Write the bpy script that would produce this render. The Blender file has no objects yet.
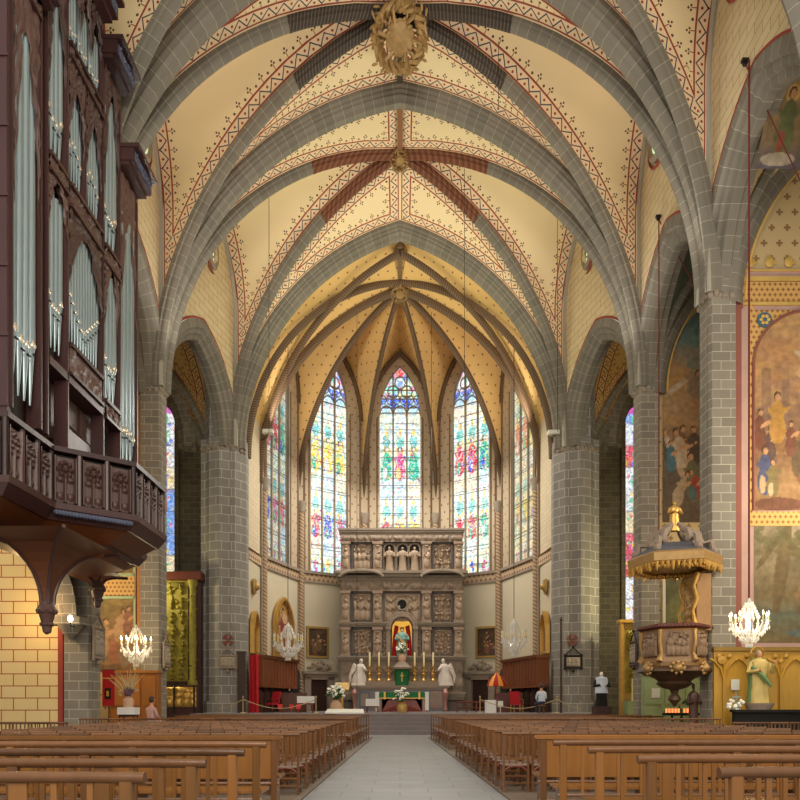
import bpy, math, random
import numpy as np
from math import sin, cos, pi, sqrt, atan2, acos
from mathutils import Vector, Matrix

SC = bpy.context.scene
COL = SC.collection
R = random.Random(7)
# ------------------------------------------------------------ camera, world, lights, exposure
F = 700.0; EYE = 1.4; HOR = 703.0
cd = bpy.data.cameras.new('camera'); cam = bpy.data.objects.new('camera', cd); COL.objects.link(cam)
cam.location = (0, 0, EYE); cam.rotation_euler = (pi/2, 0, 0)
cd.sensor_width = 36; cd.sensor_fit = 'HORIZONTAL'; cd.lens = F/800*36
cd.shift_y = (HOR-400)/800; cd.clip_end = 300
SC.camera = cam
SC.view_settings.view_transform = 'Standard'; SC.view_settings.look = 'None'
SC.view_settings.gamma = 1; SC.view_settings.use_curve_mapping = False
SC.view_settings.exposure = 0.0
w = bpy.data.worlds.new('world'); SC.world = w; w.use_nodes = True
w.node_tree.nodes['Background'].inputs[0].default_value = (1.0, .93, .82, 1)
w.node_tree.nodes['Background'].inputs[1].default_value = 0.85

def area(name, loc, to, size, power, col=(1, .9, .75), sy=None):
    d = bpy.data.lights.new(name, 'AREA'); d.energy = power; d.color = col; d.size = size
    if sy: d.shape = 'RECTANGLE'; d.size_y = sy
    o = bpy.data.objects.new(name, d); COL.objects.link(o); o.location = loc
    o.rotation_euler = (Vector(to)-Vector(loc)).to_track_quat('-Z', 'Y').to_euler(); return o
def point(name, loc, power, col=(1, .75, .4), r=.25):
    d = bpy.data.lights.new(name, 'POINT'); d.energy = power; d.color = col; d.shadow_soft_size = r
    o = bpy.data.objects.new(name, d); COL.objects.link(o); o.location = loc; return o
def spot(name, loc, to, power, angle=120, col=(1, .93, .83), r=.3):
    d = bpy.data.lights.new(name, 'SPOT'); d.energy = power; d.color = col; d.shadow_soft_size = r
    d.spot_size = math.radians(angle); d.spot_blend = .8
    o = bpy.data.objects.new(name, d); COL.objects.link(o); o.location = loc
    o.rotation_euler = (Vector(to)-Vector(loc)).to_track_quat('-Z', 'Y').to_euler(); return o
# area fill added behind the visitor, in place of unseen west daylight
area('west_fill_behind_visitor', (0, -6, 15), (0, 30, 17), 12, 3800, (1, .93, .8))
for sx in (-1, 1):
    # spots turned up at the vaults; nave ones are added fill without fixtures
    spot('nave_vault_fill', (sx*9.0, 28.6, 14.9), (-sx*2, 27, 27), 1250, 150)
    spot('nave_vault_fill', (sx*9.2, 22.6, 14.9), (-sx*3, 20, 27), 900, 150)
    spot('choir_floodlight', (sx*7.2, 34.9, 15.75), (-sx*4, 31, 25), 1000, 130, (.93, 1, .62))
    spot('choir_floodlight', (sx*7.0, 39.0, 17.0), (-sx*2, 42, 24), 850, 150, (1, .9, .76))
    point('side_bay_fill', (sx*13.4, 26, 6), 420, (1, .85, .6))  # points added to brighten the side bays, no fixtures there
    point('side_bay_fill', (sx*13.4, 19.5, 8), 800 if sx > 0 else 200, (1, .87, .66))
    point('side_bay_fill', (sx*13.0, 34, 7), 650 if sx > 0 else 330, (1, .9, .5))
area('daylight_through_the_apse_windows', (0, 41.2, 17), (0, 39, 0), 7, 1500, (1, .95, .86))
point('organ_gallery_wall_lamp', (-11.4, 21.3, 4.2), 90, (1, .66, .3))

# ------------------------------------------------------------ materials
class Ex:
    nt = None
    def __init__(s, sock): s.s = sock
    def _m(op, a, b=None, c=None, clamp=False):
        n = Ex.nt.nodes.new('ShaderNodeMath'); n.operation = op; n.use_clamp = clamp
        for i, v in enumerate((a, b, c)):
            if v is None: continue
            if isinstance(v, Ex): Ex.nt.links.new(v.s, n.inputs[i])
            else: n.inputs[i].default_value = v
        return Ex(n.outputs[0])
    def __add__(a, b): return Ex._m('ADD', a, b)
    __radd__ = __add__
    def __sub__(a, b): return Ex._m('SUBTRACT', a, b)
    def __rsub__(a, b): return Ex._m('SUBTRACT', b, a)
    def __mul__(a, b): return Ex._m('MULTIPLY', a, b)
    __rmul__ = __mul__
    def __truediv__(a, b): return Ex._m('DIVIDE', a, b)
    def __lt__(a, b): return Ex._m('LESS_THAN', a, b)
    def __gt__(a, b): return Ex._m('GREATER_THAN', a, b)
def xf(op, *a): return Ex._m(op, *a)
def modp(a, p): return xf('FLOORED_MODULO', a, p)
def near(a, c, wd): return xf('ABSOLUTE', a-c) < wd
def dist(a, b, ca, cb, rad): return xf('SQRT', (a-ca)*(a-ca)+(b-cb)*(b-cb)) < rad
def mixc(fac, c1, c2):
    n = Ex.nt.nodes.new('ShaderNodeMix'); n.data_type = 'RGBA'
    for i, v in ((0, fac), (6, c1), (7, c2)):
        if isinstance(v, Ex): Ex.nt.links.new(v.s, n.inputs[i])
        elif hasattr(v, 'is_output'): Ex.nt.links.new(v, n.inputs[i])
        else: n.inputs[i].default_value = (*v, 1) if i else v
    return n.outputs[2]
def node(t, **k):
    n = Ex.nt.nodes.new(t)
    for a, b in k.items(): setattr(n, a, b)
    return n
def sep(vec):
    n = node('ShaderNodeSeparateXYZ'); Ex.nt.links.new(vec, n.inputs[0]); return [Ex(o) for o in n.outputs]
def comb(x, y, z=0.0):
    n = node('ShaderNodeCombineXYZ')
    for i, v in enumerate((x, y, z)):
        if isinstance(v, Ex): Ex.nt.links.new(v.s, n.inputs[i])
        else: n.inputs[i].default_value = v
    return n.outputs[0]
def uvs(name):
    n = node('ShaderNodeUVMap'); n.uv_map = name; return sep(n.outputs[0])
def S(r, g, b):
    f = lambda c: (c/255/12.92 if c <= 10 else ((c/255+.055)/1.055)**2.4)
    return (f(r), f(g), f(b))
def noise(scale, detail=3, vec=None, obj=True):
    n = node('ShaderNodeTexNoise'); n.inputs['Scale'].default_value = scale; n.inputs['Detail'].default_value = detail
    if vec is None:
        tc = node('ShaderNodeTexCoord'); vec = tc.outputs['Object']
    Ex.nt.links.new(vec, n.inputs['Vector']); return Ex(n.outputs[0])
def start(name):
    m = bpy.data.materials.new(name); m.use_nodes = True; Ex.nt = m.node_tree
    m.node_tree.nodes.clear()
    b = node('ShaderNodeBsdfPrincipled'); o = node('ShaderNodeOutputMaterial')
    Ex.nt.links.new(b.outputs[0], o.inputs[0]); return m, b
def finish(m, b, col, rough=.8, metal=0, bump=None, bstr=.3, bdist=.02):
    if hasattr(col, 'is_output'): Ex.nt.links.new(col, b.inputs['Base Color'])
    else: b.inputs['Base Color'].default_value = (*col, 1)
    b.inputs['Roughness'].default_value = rough; b.inputs['Metallic'].default_value = metal
    if bump is not None:
        n = node('ShaderNodeBump'); n.inputs['Strength'].default_value = bstr; n.inputs['Distance'].default_value = bdist
        Ex.nt.links.new(bump.s, n.inputs['Height']); Ex.nt.links.new(n.outputs[0], b.inputs['Normal'])
    return m
def shade(col, k): return tuple(min(1, c*k) for c in col)
def plain(name, col, rough=.8, metal=0, ns=3, amt=.18, bump=0):
    m, b = start(name); n = noise(ns, 4)
    c = mixc(n, shade(col, 1-amt), shade(col, 1+amt))
    return finish(m, b, c, rough, metal, n if bump else None, bump)
def wallcoords():
    g = node('ShaderNodeNewGeometry'); nx, ny, nz = sep(g.outputs['True Normal']); x, y, z = sep(g.outputs['Position'])
    return nx*y-ny*x, z, (x, y, z)
def brick(vec, c1, c2, mor, bw, bh, ms, off=.5):
    n = node('ShaderNodeTexBrick'); Ex.nt.links.new(vec, n.inputs['Vector'])
    n.inputs['Color1'].default_value = (*c1, 1); n.inputs['Color2'].default_value = (*c2, 1); n.inputs['Mortar'].default_value = (*mor, 1)
    n.inputs['Scale'].default_value = 1; n.inputs['Mortar Size'].default_value = ms; n.inputs['Mortar Smooth'].default_value = .1
    n.inputs['Brick Width'].default_value = bw; n.inputs['Row Height'].default_value = bh; n.offset = off
    return n
def ashlar(name, c1, c2, mor, bw, bh, ms, uv=False, rough=.85, off=.5, var=.22):
    m, b = start(name)
    if uv: u, v, _ = uvs('e1'); vec = comb(u, v)
    else: u, v, _ = wallcoords(); vec = comb(u, v)
    n = brick(vec, c1, c2, mor, bw, bh, ms, off)
    k = noise(1.1, 5)
    c = mixc(k, shade((1, 1, 1), 1-var), shade((1, 1, 1), 1.0+var*.3))
    mm = node('ShaderNodeMix'); mm.data_type = 'RGBA'; mm.blend_type = 'MULTIPLY'; mm.inputs[0].default_value = 1
    Ex.nt.links.new(n.outputs[0], mm.inputs[6]); Ex.nt.links.new(c, mm.inputs[7])
    return finish(m, b, mm.outputs[2], rough)
def band_mat(name, base, line, zig, dot, per=.6, W=.48, uplim=3, sprouts=True, bg=None):
    """painted vault plaster: a zigzag border along each edge of the cell"""
    m, b = start(name)
    l1, d1, _ = uvs('e1'); l2, d2, _ = uvs('e2'); l3, d3, _ = uvs('e3')
    s = d1 < d2
    l = l2+(l1-l2)*s; d = xf('MINIMUM', d1, d2)
    s = d3 < d; l = l+(l3-l)*s; d = xf('MINIMUM', d, d3)
    inb = (d < W)*(d > .05)
    ph = modp(l/per, 1.0); tri = xf('ABSOLUTE', ph-.5)*2
    zz = near(d, .13+(W-.2)*tri, .028)*inb
    dots = xf('MAXIMUM', dist(ph*per, d, 0.0, .2, .045), xf('MAXIMUM', dist(ph*per, d, per, .2, .045), dist(ph*per, d, per/2, W-.15, .045)))
    red = xf('MAXIMUM', near(d, .085, .025), near(d, W, .032))
    c = mixc(noise(.35, 4), shade(base, .93), shade(base, 1.05))
    if bg: c = mixc(inb, c, bg)
    if sprouts:
        p = ph*per; q = per/2
        stem = near(p, q, .014)*(d < W+.2)*(d > W)
        c = mixc(stem, c, line)
        tre = xf('MAXIMUM', dist(p, d, q, W+.3, .036), xf('MAXIMUM', dist(p, d, q-.06, W+.21, .036), dist(p, d, q+.06, W+.21, .036)))
        tre = xf('MAXIMUM', tre, xf('MAXIMUM', dist(p, d, 0.0, W+.13, .045), dist(p, d, per, W+.13, .045)))
        c = mixc(tre, c, dot)
    c = mixc(dots, c, line); c = mixc(zz, c, zig); c = mixc(red, c, line)
    return finish(m, b, c, .85)
def dots_mat(name, base, dot, sp=.4, r=.05, wallc=True, lo=.93, extra=None):
    m, b = start(name)
    if wallc: u, v, _ = wallcoords()
    else: u, v, _ = uvs('e1')
    row = xf('FLOOR', v/sp); u2 = u+modp(row, 2.0)*(sp/2)
    a = xf('ABSOLUTE', modp(u2, sp)-sp/2); c_ = xf('ABSOLUTE', modp(v, sp)-sp/2)
    cross = xf('MAXIMUM', (a < r*.35)*(c_ < r), (a < r)*(c_ < r*.35))
    c = mixc(noise(.5, 4), shade(base, lo), shade(base, 1.05))
    return finish(m, b, mixc(cross, c, dot), .85)

MT = {}
MT['stone'] = ashlar('grey_ashlar', S(148, 139, 124), S(128, 120, 107), S(192, 184, 166), .62, .30, .011)
MT['stone_choir'] = ashlar('large_block_ashlar', S(152, 146, 138), S(136, 131, 124), S(198, 192, 180), .75, .46, .016)
MT['stone_uv'] = ashlar('grey_arch_stones', S(134, 127, 114), S(120, 114, 102), S(178, 172, 156), .45, 9., .008, uv=True, off=0)
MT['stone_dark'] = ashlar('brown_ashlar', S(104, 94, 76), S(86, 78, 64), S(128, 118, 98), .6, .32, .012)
MT['painted_wall'] = ashlar('painted_mock_masonry', S(222, 204, 164), S(216, 196, 154), S(150, 104, 70), .85, .34, .010, var=.1)
MT['yellow_wall'] = ashlar('yellow_mock_masonry', S(228, 202, 142), S(232, 206, 150), S(160, 70, 45), .78, .39, .016, var=.1)
MT['choir_wall'] = ashlar('choir_mock_masonry', S(216, 200, 170), S(208, 192, 160), S(176, 156, 124), .5, .25, .008, var=.08)
MT['vault'] = band_mat('painted_vault_plaster', S(236, 214, 172), S(150, 62, 45), S(58, 58, 78), S(92, 62, 50), bg=S(232, 206, 170))
MT['vault_dark'] = band_mat('side_vault_plaster', S(200, 160, 96), S(140, 50, 36), S(60, 50, 50), S(92, 62, 50), per=.6, bg=S(206, 170, 110))
MT['vault_choir'] = dots_mat('ochre_vault_plaster', S(230, 190, 122), S(120, 66, 44), .58, .065, wallc=False)
MT['olive'] = dots_mat('olive_painted_plaster', S(196, 172, 126), S(140, 108, 70), .5, .11)
MT['fresco_blue'] = plain('blue_green_fresco', S(96, 110, 100), .9, ns=1.2, amt=.5)
MT['apse_upper'] = dots_mat('apse_upper_plaster', S(188, 170, 144), S(120, 88, 66), .5, .07)
MT['beige'] = plain('beige_plaster', S(204, 192, 166), .9, ns=.5, amt=.08)
MT['greyplaster'] = plain('grey_plaster', S(190, 182, 164), .9, ns=.5, amt=.1)
MT['red_line'] = plain('red_painted_line', S(150, 62, 48), .85)
MT['pink'] = plain('pink_painted_plaster', S(182, 148, 136), .85, ns=2)
MT['maroon'] = plain('maroon_painted_plaster', S(140, 84, 70), .85, ns=2)
MT['goldline'] = plain('gilt_edge', S(214, 178, 96), .5, .3)
MT['stone_plain'] = plain('smooth_stone', S(148, 134, 118), .85, ns=2, bump=.1)
MT['stone_carved'] = plain('carved_grey_stone', S(148, 130, 114), .85, ns=5, amt=.25, bump=.3)
MT['marble'] = plain('white_marble', S(232, 222, 212), .5, ns=3, amt=.12)
MT['pinkmarble'] = plain('pink_marble', S(168, 120, 108), .4, ns=3, amt=.3)
MT['redmarble'] = plain('red_marble', S(140, 62, 50), .35, ns=4, amt=.3)
MT['greymarble'] = plain('grey_marble', S(120, 116, 118), .4, ns=3, amt=.2)
MT['gold'] = plain('gilding', S(206, 162, 84), .4, .6, ns=8, amt=.25)
MT['goldpaint'] = plain('old_gold_paint', S(180, 146, 84), .5, .35, ns=5, amt=.35)
MT['gilt_retable'] = plain('green_gold_carving', S(138, 124, 44), .6, .25, ns=5, amt=.4)
MT['red_cloth'] = plain('red_cloth', S(178, 22, 34), .8, ns=3)
MT['green_cloth'] = plain('green_cloth', S(20, 110, 58), .7, ns=3)
MT['white_cloth'] = plain('white_cloth', S(232, 230, 228), .8, ns=3, amt=.05)
MT['iron'] = plain('dark_iron', S(40, 34, 30), .6, .4)
MT['rope'] = plain('beige_rope', S(180, 158, 118), .9)
MT['redrope'] = plain('red_cord', S(110, 34, 30), .8)
MT['bronze'] = plain('bronze', S(96, 72, 52), .5, .5, ns=5, amt=.3)
MT['pipe'] = plain('tin_organ_pipe', S(150, 166, 170), .3, .55, ns=1.5, amt=.12)
MT['pipe_mouth'] = plain('polished_pipe_mouth', S(226, 214, 194), .25, .8)
MT['skin'] = plain('skin', S(205, 150, 120), .6, amt=.05)
MT['hair'] = plain('brown_hair', S(70, 46, 32), .7)
MT['candle'] = plain('cream_candle', S(236, 222, 170), .5, amt=.05)
MT['carve_dark'] = plain('dark_grey_stone_frame', S(98, 92, 88), .8, ns=3); MT['carve_light'] = plain('pale_carved_limestone', S(172, 150, 128), .85, ns=5, amt=.25, bump=.3); MT['pil_stone'] = plain('pinkish_limestone', S(160, 138, 120), .85, ns=3)
MT['leaf'] = plain('green_leaf', S(60, 96, 46), .6, amt=.3)
MT['petal'] = plain('white_petal', S(238, 238, 226), .7, amt=.05)
MT['terracotta'] = plain('pink_vase', S(206, 168, 140), .6)
MT['orange'] = plain('orange_cloth', S(226, 160, 60), .7)
MT['bluecloth'] = plain('pale_blue_cloth', S(206, 214, 232), .8)
MT['navy'] = plain('navy_cloth', S(46, 56, 84), .8)
MT['seat_wood'] = plain('sheen_toned_seat', S(150, 128, 116), .22)  # paler colour carries the sheen of the polished seats
MT['mint'] = plain('mint_green_paint', S(158, 176, 128), .6, amt=.06)
MT['paper'] = plain('white_paper', S(226, 226, 216), .8, amt=.03)
MT['black'] = plain('black_things_and_gap_shade', S(24, 20, 18), .9)  # own black of cloth and ledge, and shade painted into openings and slits
def wood(name, c, rough=.4, sc=2.0, amt=.35):
    m, b = start(name); tc = node('ShaderNodeTexCoord')
    mp = node('ShaderNodeMapping'); mp.inputs['Scale'].default_value = (1, 1, .12)
    Ex.nt.links.new(tc.outputs['Object'], mp.inputs[0])
    n = noise(sc*6, 4, mp.outputs[0]); n2 = noise(sc*.5, 2)
    oi = node('ShaderNodeObjectInfo'); rv = Ex(oi.outputs['Random']); mm = node('ShaderNodeMix'); mm.data_type = 'RGBA'; mm.blend_type = 'MULTIPLY'; mm.inputs[0].default_value = 1
    Ex.nt.links.new(mixc(n*.6+n2*.4, shade(c, 1-amt), shade(c, 1+amt)), mm.inputs[6]); Ex.nt.links.new(mixc(rv, (.62, .60, .60), (1.28, 1.2, 1.12)), mm.inputs[7])
    return finish(m, b, mm.outputs[2], rough, 0, n, .15)
MT['wood'] = wood('worn_brown_wood', S(112, 77, 48), .24)
MT['wood_pale'] = wood('honey_pew_wood', S(138, 95, 50), .25)
MT['wood_dark'] = wood('dark_organ_wood', S(68, 44, 44), .38)
MT['wood_carved'] = wood('carved_organ_wood', S(88, 66, 62), .42, 5, .5)
MT['wood_gallery'] = wood('lamp_lit_gallery_wood', S(122, 70, 38), .4)  # lighter brown puts lamp light from below into the soffit colour
MT['wood_stall'] = wood('choir_stall_wood', S(116, 68, 42), .4)
MT['wood_yellow'] = wood('golden_oak_panelling', S(178, 140, 54), .45)
MT['wood_red'] = wood('red_brown_wood', S(112, 50, 34), .45)
def emis(name, col, st):
    m, b = start(name); b.inputs['Base Color'].default_value = (*col, 1)
    b.inputs['Emission Color'].default_value = (*col, 1); b.inputs['Emission Strength'].default_value = st; return m
MT['bulb'] = emis('glowing_bulb', (1, .85, .55), 7)
MT['candlelight'] = emis('votive_flame', (1, .28, .08), 1.4)
def crystal(name, col, e=0):
    m, b = start(name); b.inputs['Base Color'].default_value = (*col, 1); b.inputs['Roughness'].default_value = .08
    b.inputs['Transmission Weight'].default_value = .2; b.inputs['IOR'].default_value = 1.4; return m
MT['crystal'] = crystal('cut_crystal', (.95, .93, .88))
def attr_mat(name, rough=.8, emit=0, rnd=.5):
    m, b = start(name); a = node('ShaderNodeAttribute'); a.attribute_name = 'paint'
    b.inputs['Roughness'].default_value = rough
    if not emit:
        k = noise(4.5, 6); mm = node('ShaderNodeMix'); mm.data_type = 'RGBA'; mm.blend_type = 'MULTIPLY'; mm.inputs[0].default_value = 1
        Ex.nt.links.new(mixc(.22, (0, 0, 0), (0, 0, 0)) if False else mixc(Ex(node('ShaderNodeValue').outputs[0])*0+.22, a.outputs['Color'], S(140, 108, 78)), mm.inputs[6]); Ex.nt.links.new(mixc((k-.3)*2.2, (.62, .58, .52), (1.08, 1.04, 1)), mm.inputs[7]); Ex.nt.links.new(mm.outputs[2], b.inputs['Base Color'])
    if emit:
        v = node('ShaderNodeTexVoronoi'); v.inputs['Scale'].default_value = 10
        tc = node('ShaderNodeTexCoord'); Ex.nt.links.new(tc.outputs['Object'], v.inputs['Vector'])
        h = node('ShaderNodeHueSaturation'); cs = sep(v.outputs['Color']); rp = node('ShaderNodeValToRGB'); rp.color_ramp.interpolation = 'CONSTANT'; Ex.nt.links.new(cs[2].s, rp.inputs[0])
        for k, c_ in enumerate([(.9, 1, 1, 1), (.2, .45, 1, 1), (1, .95, .7, 1), (.25, .8, .6, 1), (1, 1, 1, 1), (1, .35, .3, 1), (.7, .95, 1, 1), (1, .75, .25, 1)]):
            e = rp.color_ramp.elements[k] if k < 2 else rp.color_ramp.elements.new(k/8); e.position = k/8; e.color = c_
        Ex.nt.links.new(mixc((cs[1] < .45)*rnd, a.outputs['Color'], rp.outputs[0]), h.inputs['Color'])
        v2 = node('ShaderNodeTexVoronoi'); v2.feature = 'DISTANCE_TO_EDGE'; v2.inputs['Scale'].default_value = 10; Ex.nt.links.new(tc.outputs['Object'], v2.inputs['Vector'])
        Ex.nt.links.new(((cs[0]*.5+.5)*(.5+.5*(Ex(v2.outputs[0]) > .03))).s, h.inputs['Value'])
        Ex.nt.links.new(h.outputs[0], b.inputs['Emission Color']); b.inputs['Emission Strength'].default_value = emit
        b.inputs['Base Color'].default_value = (0, 0, 0, 1)
    return m
MT['painting'] = attr_mat('painted_canvas')
MT['glass'] = attr_mat('stained_glass', .3, 1.75, .5); MT['glass_side'] = attr_mat('lancet_glass', .3, 1.25, .25)
MT['oculus'] = emis('green_tinted_oculus_glass', (.75, .95, .6), .65)
def floor_mat():
    m, b = start('grey_stone_paving'); tc = node('ShaderNodeNewGeometry'); x, y, z = sep(tc.outputs['Position'])
    n = brick(comb(x, y), S(150, 150, 150), S(140, 141, 142), S(122, 121, 120), .9, .55, .012)
    k = noise(1.4, 5); mm = node('ShaderNodeMix'); mm.data_type = 'RGBA'; mm.blend_type = 'MULTIPLY'; mm.inputs[0].default_value = 1
    Ex.nt.links.new(n.outputs[0], mm.inputs[6]); Ex.nt.links.new(mixc(k, (.72, .70, .68), (1.1, 1.1, 1.1)), mm.inputs[7])
    return finish(m, b, mm.outputs[2], .45)
MT['floor'] = floor_mat()
def check_mat(name, a, b_, c, per=.14):
    m, b = start(name); u, v, _ = uvs('e1')
    t = xf('ABSOLUTE', modp(u/per+v*2.0, 1.0)-.5)
    return finish(m, b, mixc(t < .16, mixc(t > .4, a, c), b_), .7)
MT['rib_painted'] = check_mat('painted_rib', S(108, 86, 62), S(82, 62, 46), S(124, 98, 70))
MT['rib_dark'] = check_mat('black_patterned_rib', S(52, 44, 40), S(96, 84, 70), S(60, 50, 44))
MT['shaft_painted'] = check_mat('spiral_painted_shaft', S(178, 154, 122), S(120, 84, 66), S(178, 154, 122), .22)


MT['wood_dark2'] = wood('very_dark_wood', S(66, 42, 34), .5); MT['wood_oxblood'] = wood('oxblood_painted_wood', S(64, 36, 40), .45)
MT['wood_carved2'] = wood('carved_walnut', S(142, 110, 72), .45, 5, .4); MT['panel_brown'] = plain('carved_brown_relief', S(140, 114, 92), .6, ns=6, amt=.3); MT['wood_honey'] = wood('honey_oak', S(160, 104, 48), .4)
MT['goldwood'] = plain('worn_gilded_wood', S(174, 138, 86), .45, .35, ns=6, amt=.3)
MT['slate'] = plain('grey_slate_paint', S(92, 92, 100), .7); MT['slate_blue'] = plain('blue_rosette_paint', S(70, 100, 120), .8)
MT['blue_carving'] = plain('blue_grey_carving', S(84, 90, 112), .6, ns=5, amt=.4)
MT['red_notice'] = plain('red_card', S(220, 60, 60), .7); MT['cross_red'] = plain('painted_red_brown_cross', S(120, 60, 50), .8)
MT['robe_gold'] = plain('gold_green_robe', S(206, 182, 110), .5, ns=4, amt=.2); MT['robe_green'] = plain('pale_green_cloak', S(110, 140, 90), .5, ns=4, amt=.3)
MT['ochre_plain'] = plain('ochre_painted_plaster', S(170, 116, 60), .8); MT['ochre_frieze'] = dots_mat('ochre_patterned_frieze', S(208, 164, 96), S(140, 92, 52), .17, .055)

# ------------------------------------------------------------ mesh builder
class MB:
    def __init__(s): s.v = []; s.f = []; s.m = []; s.uv = {}; s.sm = []
    def add(s, vs, fs, m=0, smooth=False):
        o = len(s.v); s.v += [tuple(v) for v in vs]
        for f in fs: s.f.append(tuple(i+o for i in f)); s.m.append(m); s.sm.append(smooth)
        return s
    def box(s, x0, x1, y0, y1, z0, z1, m=0):
        return s.add([(x0, y0, z0), (x1, y0, z0), (x1, y1, z0), (x0, y1, z0), (x0, y0, z1), (x1, y0, z1), (x1, y1, z1), (x0, y1, z1)],
              [(0, 3, 2, 1), (4, 5, 6, 7), (0, 1, 5, 4), (1, 2, 6, 5), (2, 3, 7, 6), (3, 0, 4, 7)], m)
    def bbox(s, x0, x1, y0, y1, z0, z1, bv=.02, m=0):   # chamfered along its longest edges
        s.prism([(x0+bv, y0), (x1-bv, y0), (x1, y0+bv), (x1, y1-bv), (x1-bv, y1), (x0+bv, y1), (x0, y1-bv), (x0, y0+bv)], z0, z1, m); return s
    def prism(s, poly, z0, z1, m=0, M=None, taper=1, c=(0, 0)):
        n = len(poly)
        vs = [(x, y, z0) for x, y in poly]+[(c[0]+(x-c[0])*taper, c[1]+(y-c[1])*taper, z1) for x, y in poly]
        if M: vs = [M @ Vector(v) for v in vs]
        return s.add(vs, [tuple(range(n-1, -1, -1)), tuple(range(n, 2*n))]+[(i, (i+1) % n, n+(i+1) % n, n+i) for i in range(n)], m)
    def lathe(s, prof, c=(0, 0, 0), n=12, m=0, sx=1, sy=1, smooth=True, a0=0, M=None):
        vs = []; fs = []
        for r, z in prof:
            for i in range(n):
                a = a0+2*pi*i/n; vs.append(Vector((r*cos(a)*sx, r*sin(a)*sy, z)))
        k = len(prof)
        for j in range(k-1):
            for i in range(n): fs.append((j*n+i, j*n+(i+1) % n, (j+1)*n+(i+1) % n, (j+1)*n+i))
        fs.append(tuple(range(n-1, -1, -1))); fs.append(tuple((k-1)*n+i for i in range(n)))
        c = Vector(c); vs = [(M @ v if M else v)+c for v in vs]
        return s.add(vs, fs, m, smooth)
    def tube(s, pts, r, n=6, m=0, closed=False, smooth=True):
        pts = [Vector(p) for p in pts]; vs = []; fs = []; k = len(pts)
        rs = r if isinstance(r, (list, tuple)) else [r]*k
        up = Vector((0, 0, 1)); d0 = (pts[1]-pts[0]).normalized()
        if abs(d0.z) > .9: up = Vector((0, 1, 0))
        for i, p in enumerate(pts):
            if closed: d = pts[(i+1) % k]-pts[i-1]
            else: d = pts[min(i+1, k-1)]-pts[max(i-1, 0)]
            d.normalize(); a = d.cross(up)
            if a.length < 1e-4: a = d.cross(Vector((1, 0, 0)))
            a.normalize(); b = a.cross(d); up = b
            for j in range(n):
                t = 2*pi*j/n; vs.append(p+a*cos(t)*rs[i]+b*sin(t)*rs[i])
        for i in range(k if closed else k-1):
            for j in range(n):
                i2 = (i+1) % k; fs.append((i*n+j, i*n+(j+1) % n, i2*n+(j+1) % n, i2*n+j))
        if not closed: fs += [tuple(range(n-1, -1, -1)), tuple((k-1)*n+j for j in range(n))]
        return s.add(vs, fs, m, smooth)
    def ball(s, c, r, n=8, m=0, sq=(1, 1, 1), rot=None):
        prof = [(max(.001, r*sin(pi*i/(n//2+2))), -r*cos(pi*i/(n//2+2))) for i in range(n//2+3)]
        M = Matrix.Diagonal(Vector(sq)).to_3x3()
        if rot: M = Matrix.Rotation(rot[0], 3, rot[1]) @ M
        return s.lathe(prof, c, n, m, M=M)
    def grid(s, P, m=0, uv=None, smooth=True, flip=False):
        ny, nx = len(P), len(P[0]); o = len(s.v)
        vs = [P[j][i] for j in range(ny) for i in range(nx)]
        fs = []
        for j in range(ny-1):
            for i in range(nx-1):
                q = (j*nx+i, j*nx+i+1, (j+1)*nx+i+1, (j+1)*nx+i); fs.append(q[::-1] if flip else q)
        s.add(vs, fs, m, smooth)
        if uv:
            for name, A in uv.items():
                d = s.uv.setdefault(name, {})
                for j in range(ny):
                    for i in range(nx): d[o+j*nx+i] = A[j][i]
        return s
    def mesh(s, name, mats):
        me = bpy.data.meshes.new(name); me.from_pydata(s.v, [], s.f)
        mats = mats if isinstance(mats, (list, tuple)) else [mats]
        for mt in mats: me.materials.append(MT[mt] if isinstance(mt, str) else mt)
        me.polygons.foreach_set('material_index', s.m); me.polygons.foreach_set('use_smooth', s.sm)
        for nm, d in s.uv.items():
            L = me.uv_layers.new(name=nm); idx = np.zeros(len(me.loops), dtype=np.int32); me.loops.foreach_get('vertex_index', idx)
            arr = np.zeros((len(s.v), 2)); ks = list(d.keys()); arr[ks] = np.array([d[k] for k in ks])
            L.data.foreach_set('uv', arr[idx].ravel().astype(np.float32))
        me.update()
        if any(s.sm): me.set_sharp_from_angle(angle=math.radians(45))
        return me
    def build(s, name, mats, parent=None, label=None, loc=None, rz=None):
        o = bpy.data.objects.new(name, s.mesh(name, mats)); COL.objects.link(o)
        if parent: o.parent = parent
        if label: o['label'] = label
        if loc: o.location = loc
        if rz is not None: o.rotation_euler.z = rz
        return o
def tag(o, label, cat, group=None):
    o['label'] = label; o['category'] = cat
    if group: o['group'] = group
    return o
def thing(name, label, cat, loc=(0, 0, 0), rz=0, group=None):
    o = bpy.data.objects.new(name, None); COL.objects.link(o); o.location = loc; o.rotation_euler = (0, 0, rz)
    o.empty_display_size = .1
    return tag(o, label, cat, group)
def struct(o, label=None):
    o['kind'] = 'structure'
    if label: o['label'] = label
    return o
def copytree(src, loc=None, rz=None, label=None, group=None, kids=True):
    c = src.copy(); COL.objects.link(c)
    if loc is not None: c.location = loc
    if rz is not None: c.rotation_euler.z = rz
    if label: c['label'] = label
    if group: c['group'] = group
    if kids:
        for ch in [o for o in src.children]:
            d = ch.copy(); COL.objects.link(d); d.parent = c
            for g in list(ch.children):
                e = g.copy(); COL.objects.link(e); e.parent = d
    return c
def P(x, y, D): return ((x-400)*D/F, D, EYE+(HOR-y)*D/F)

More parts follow.
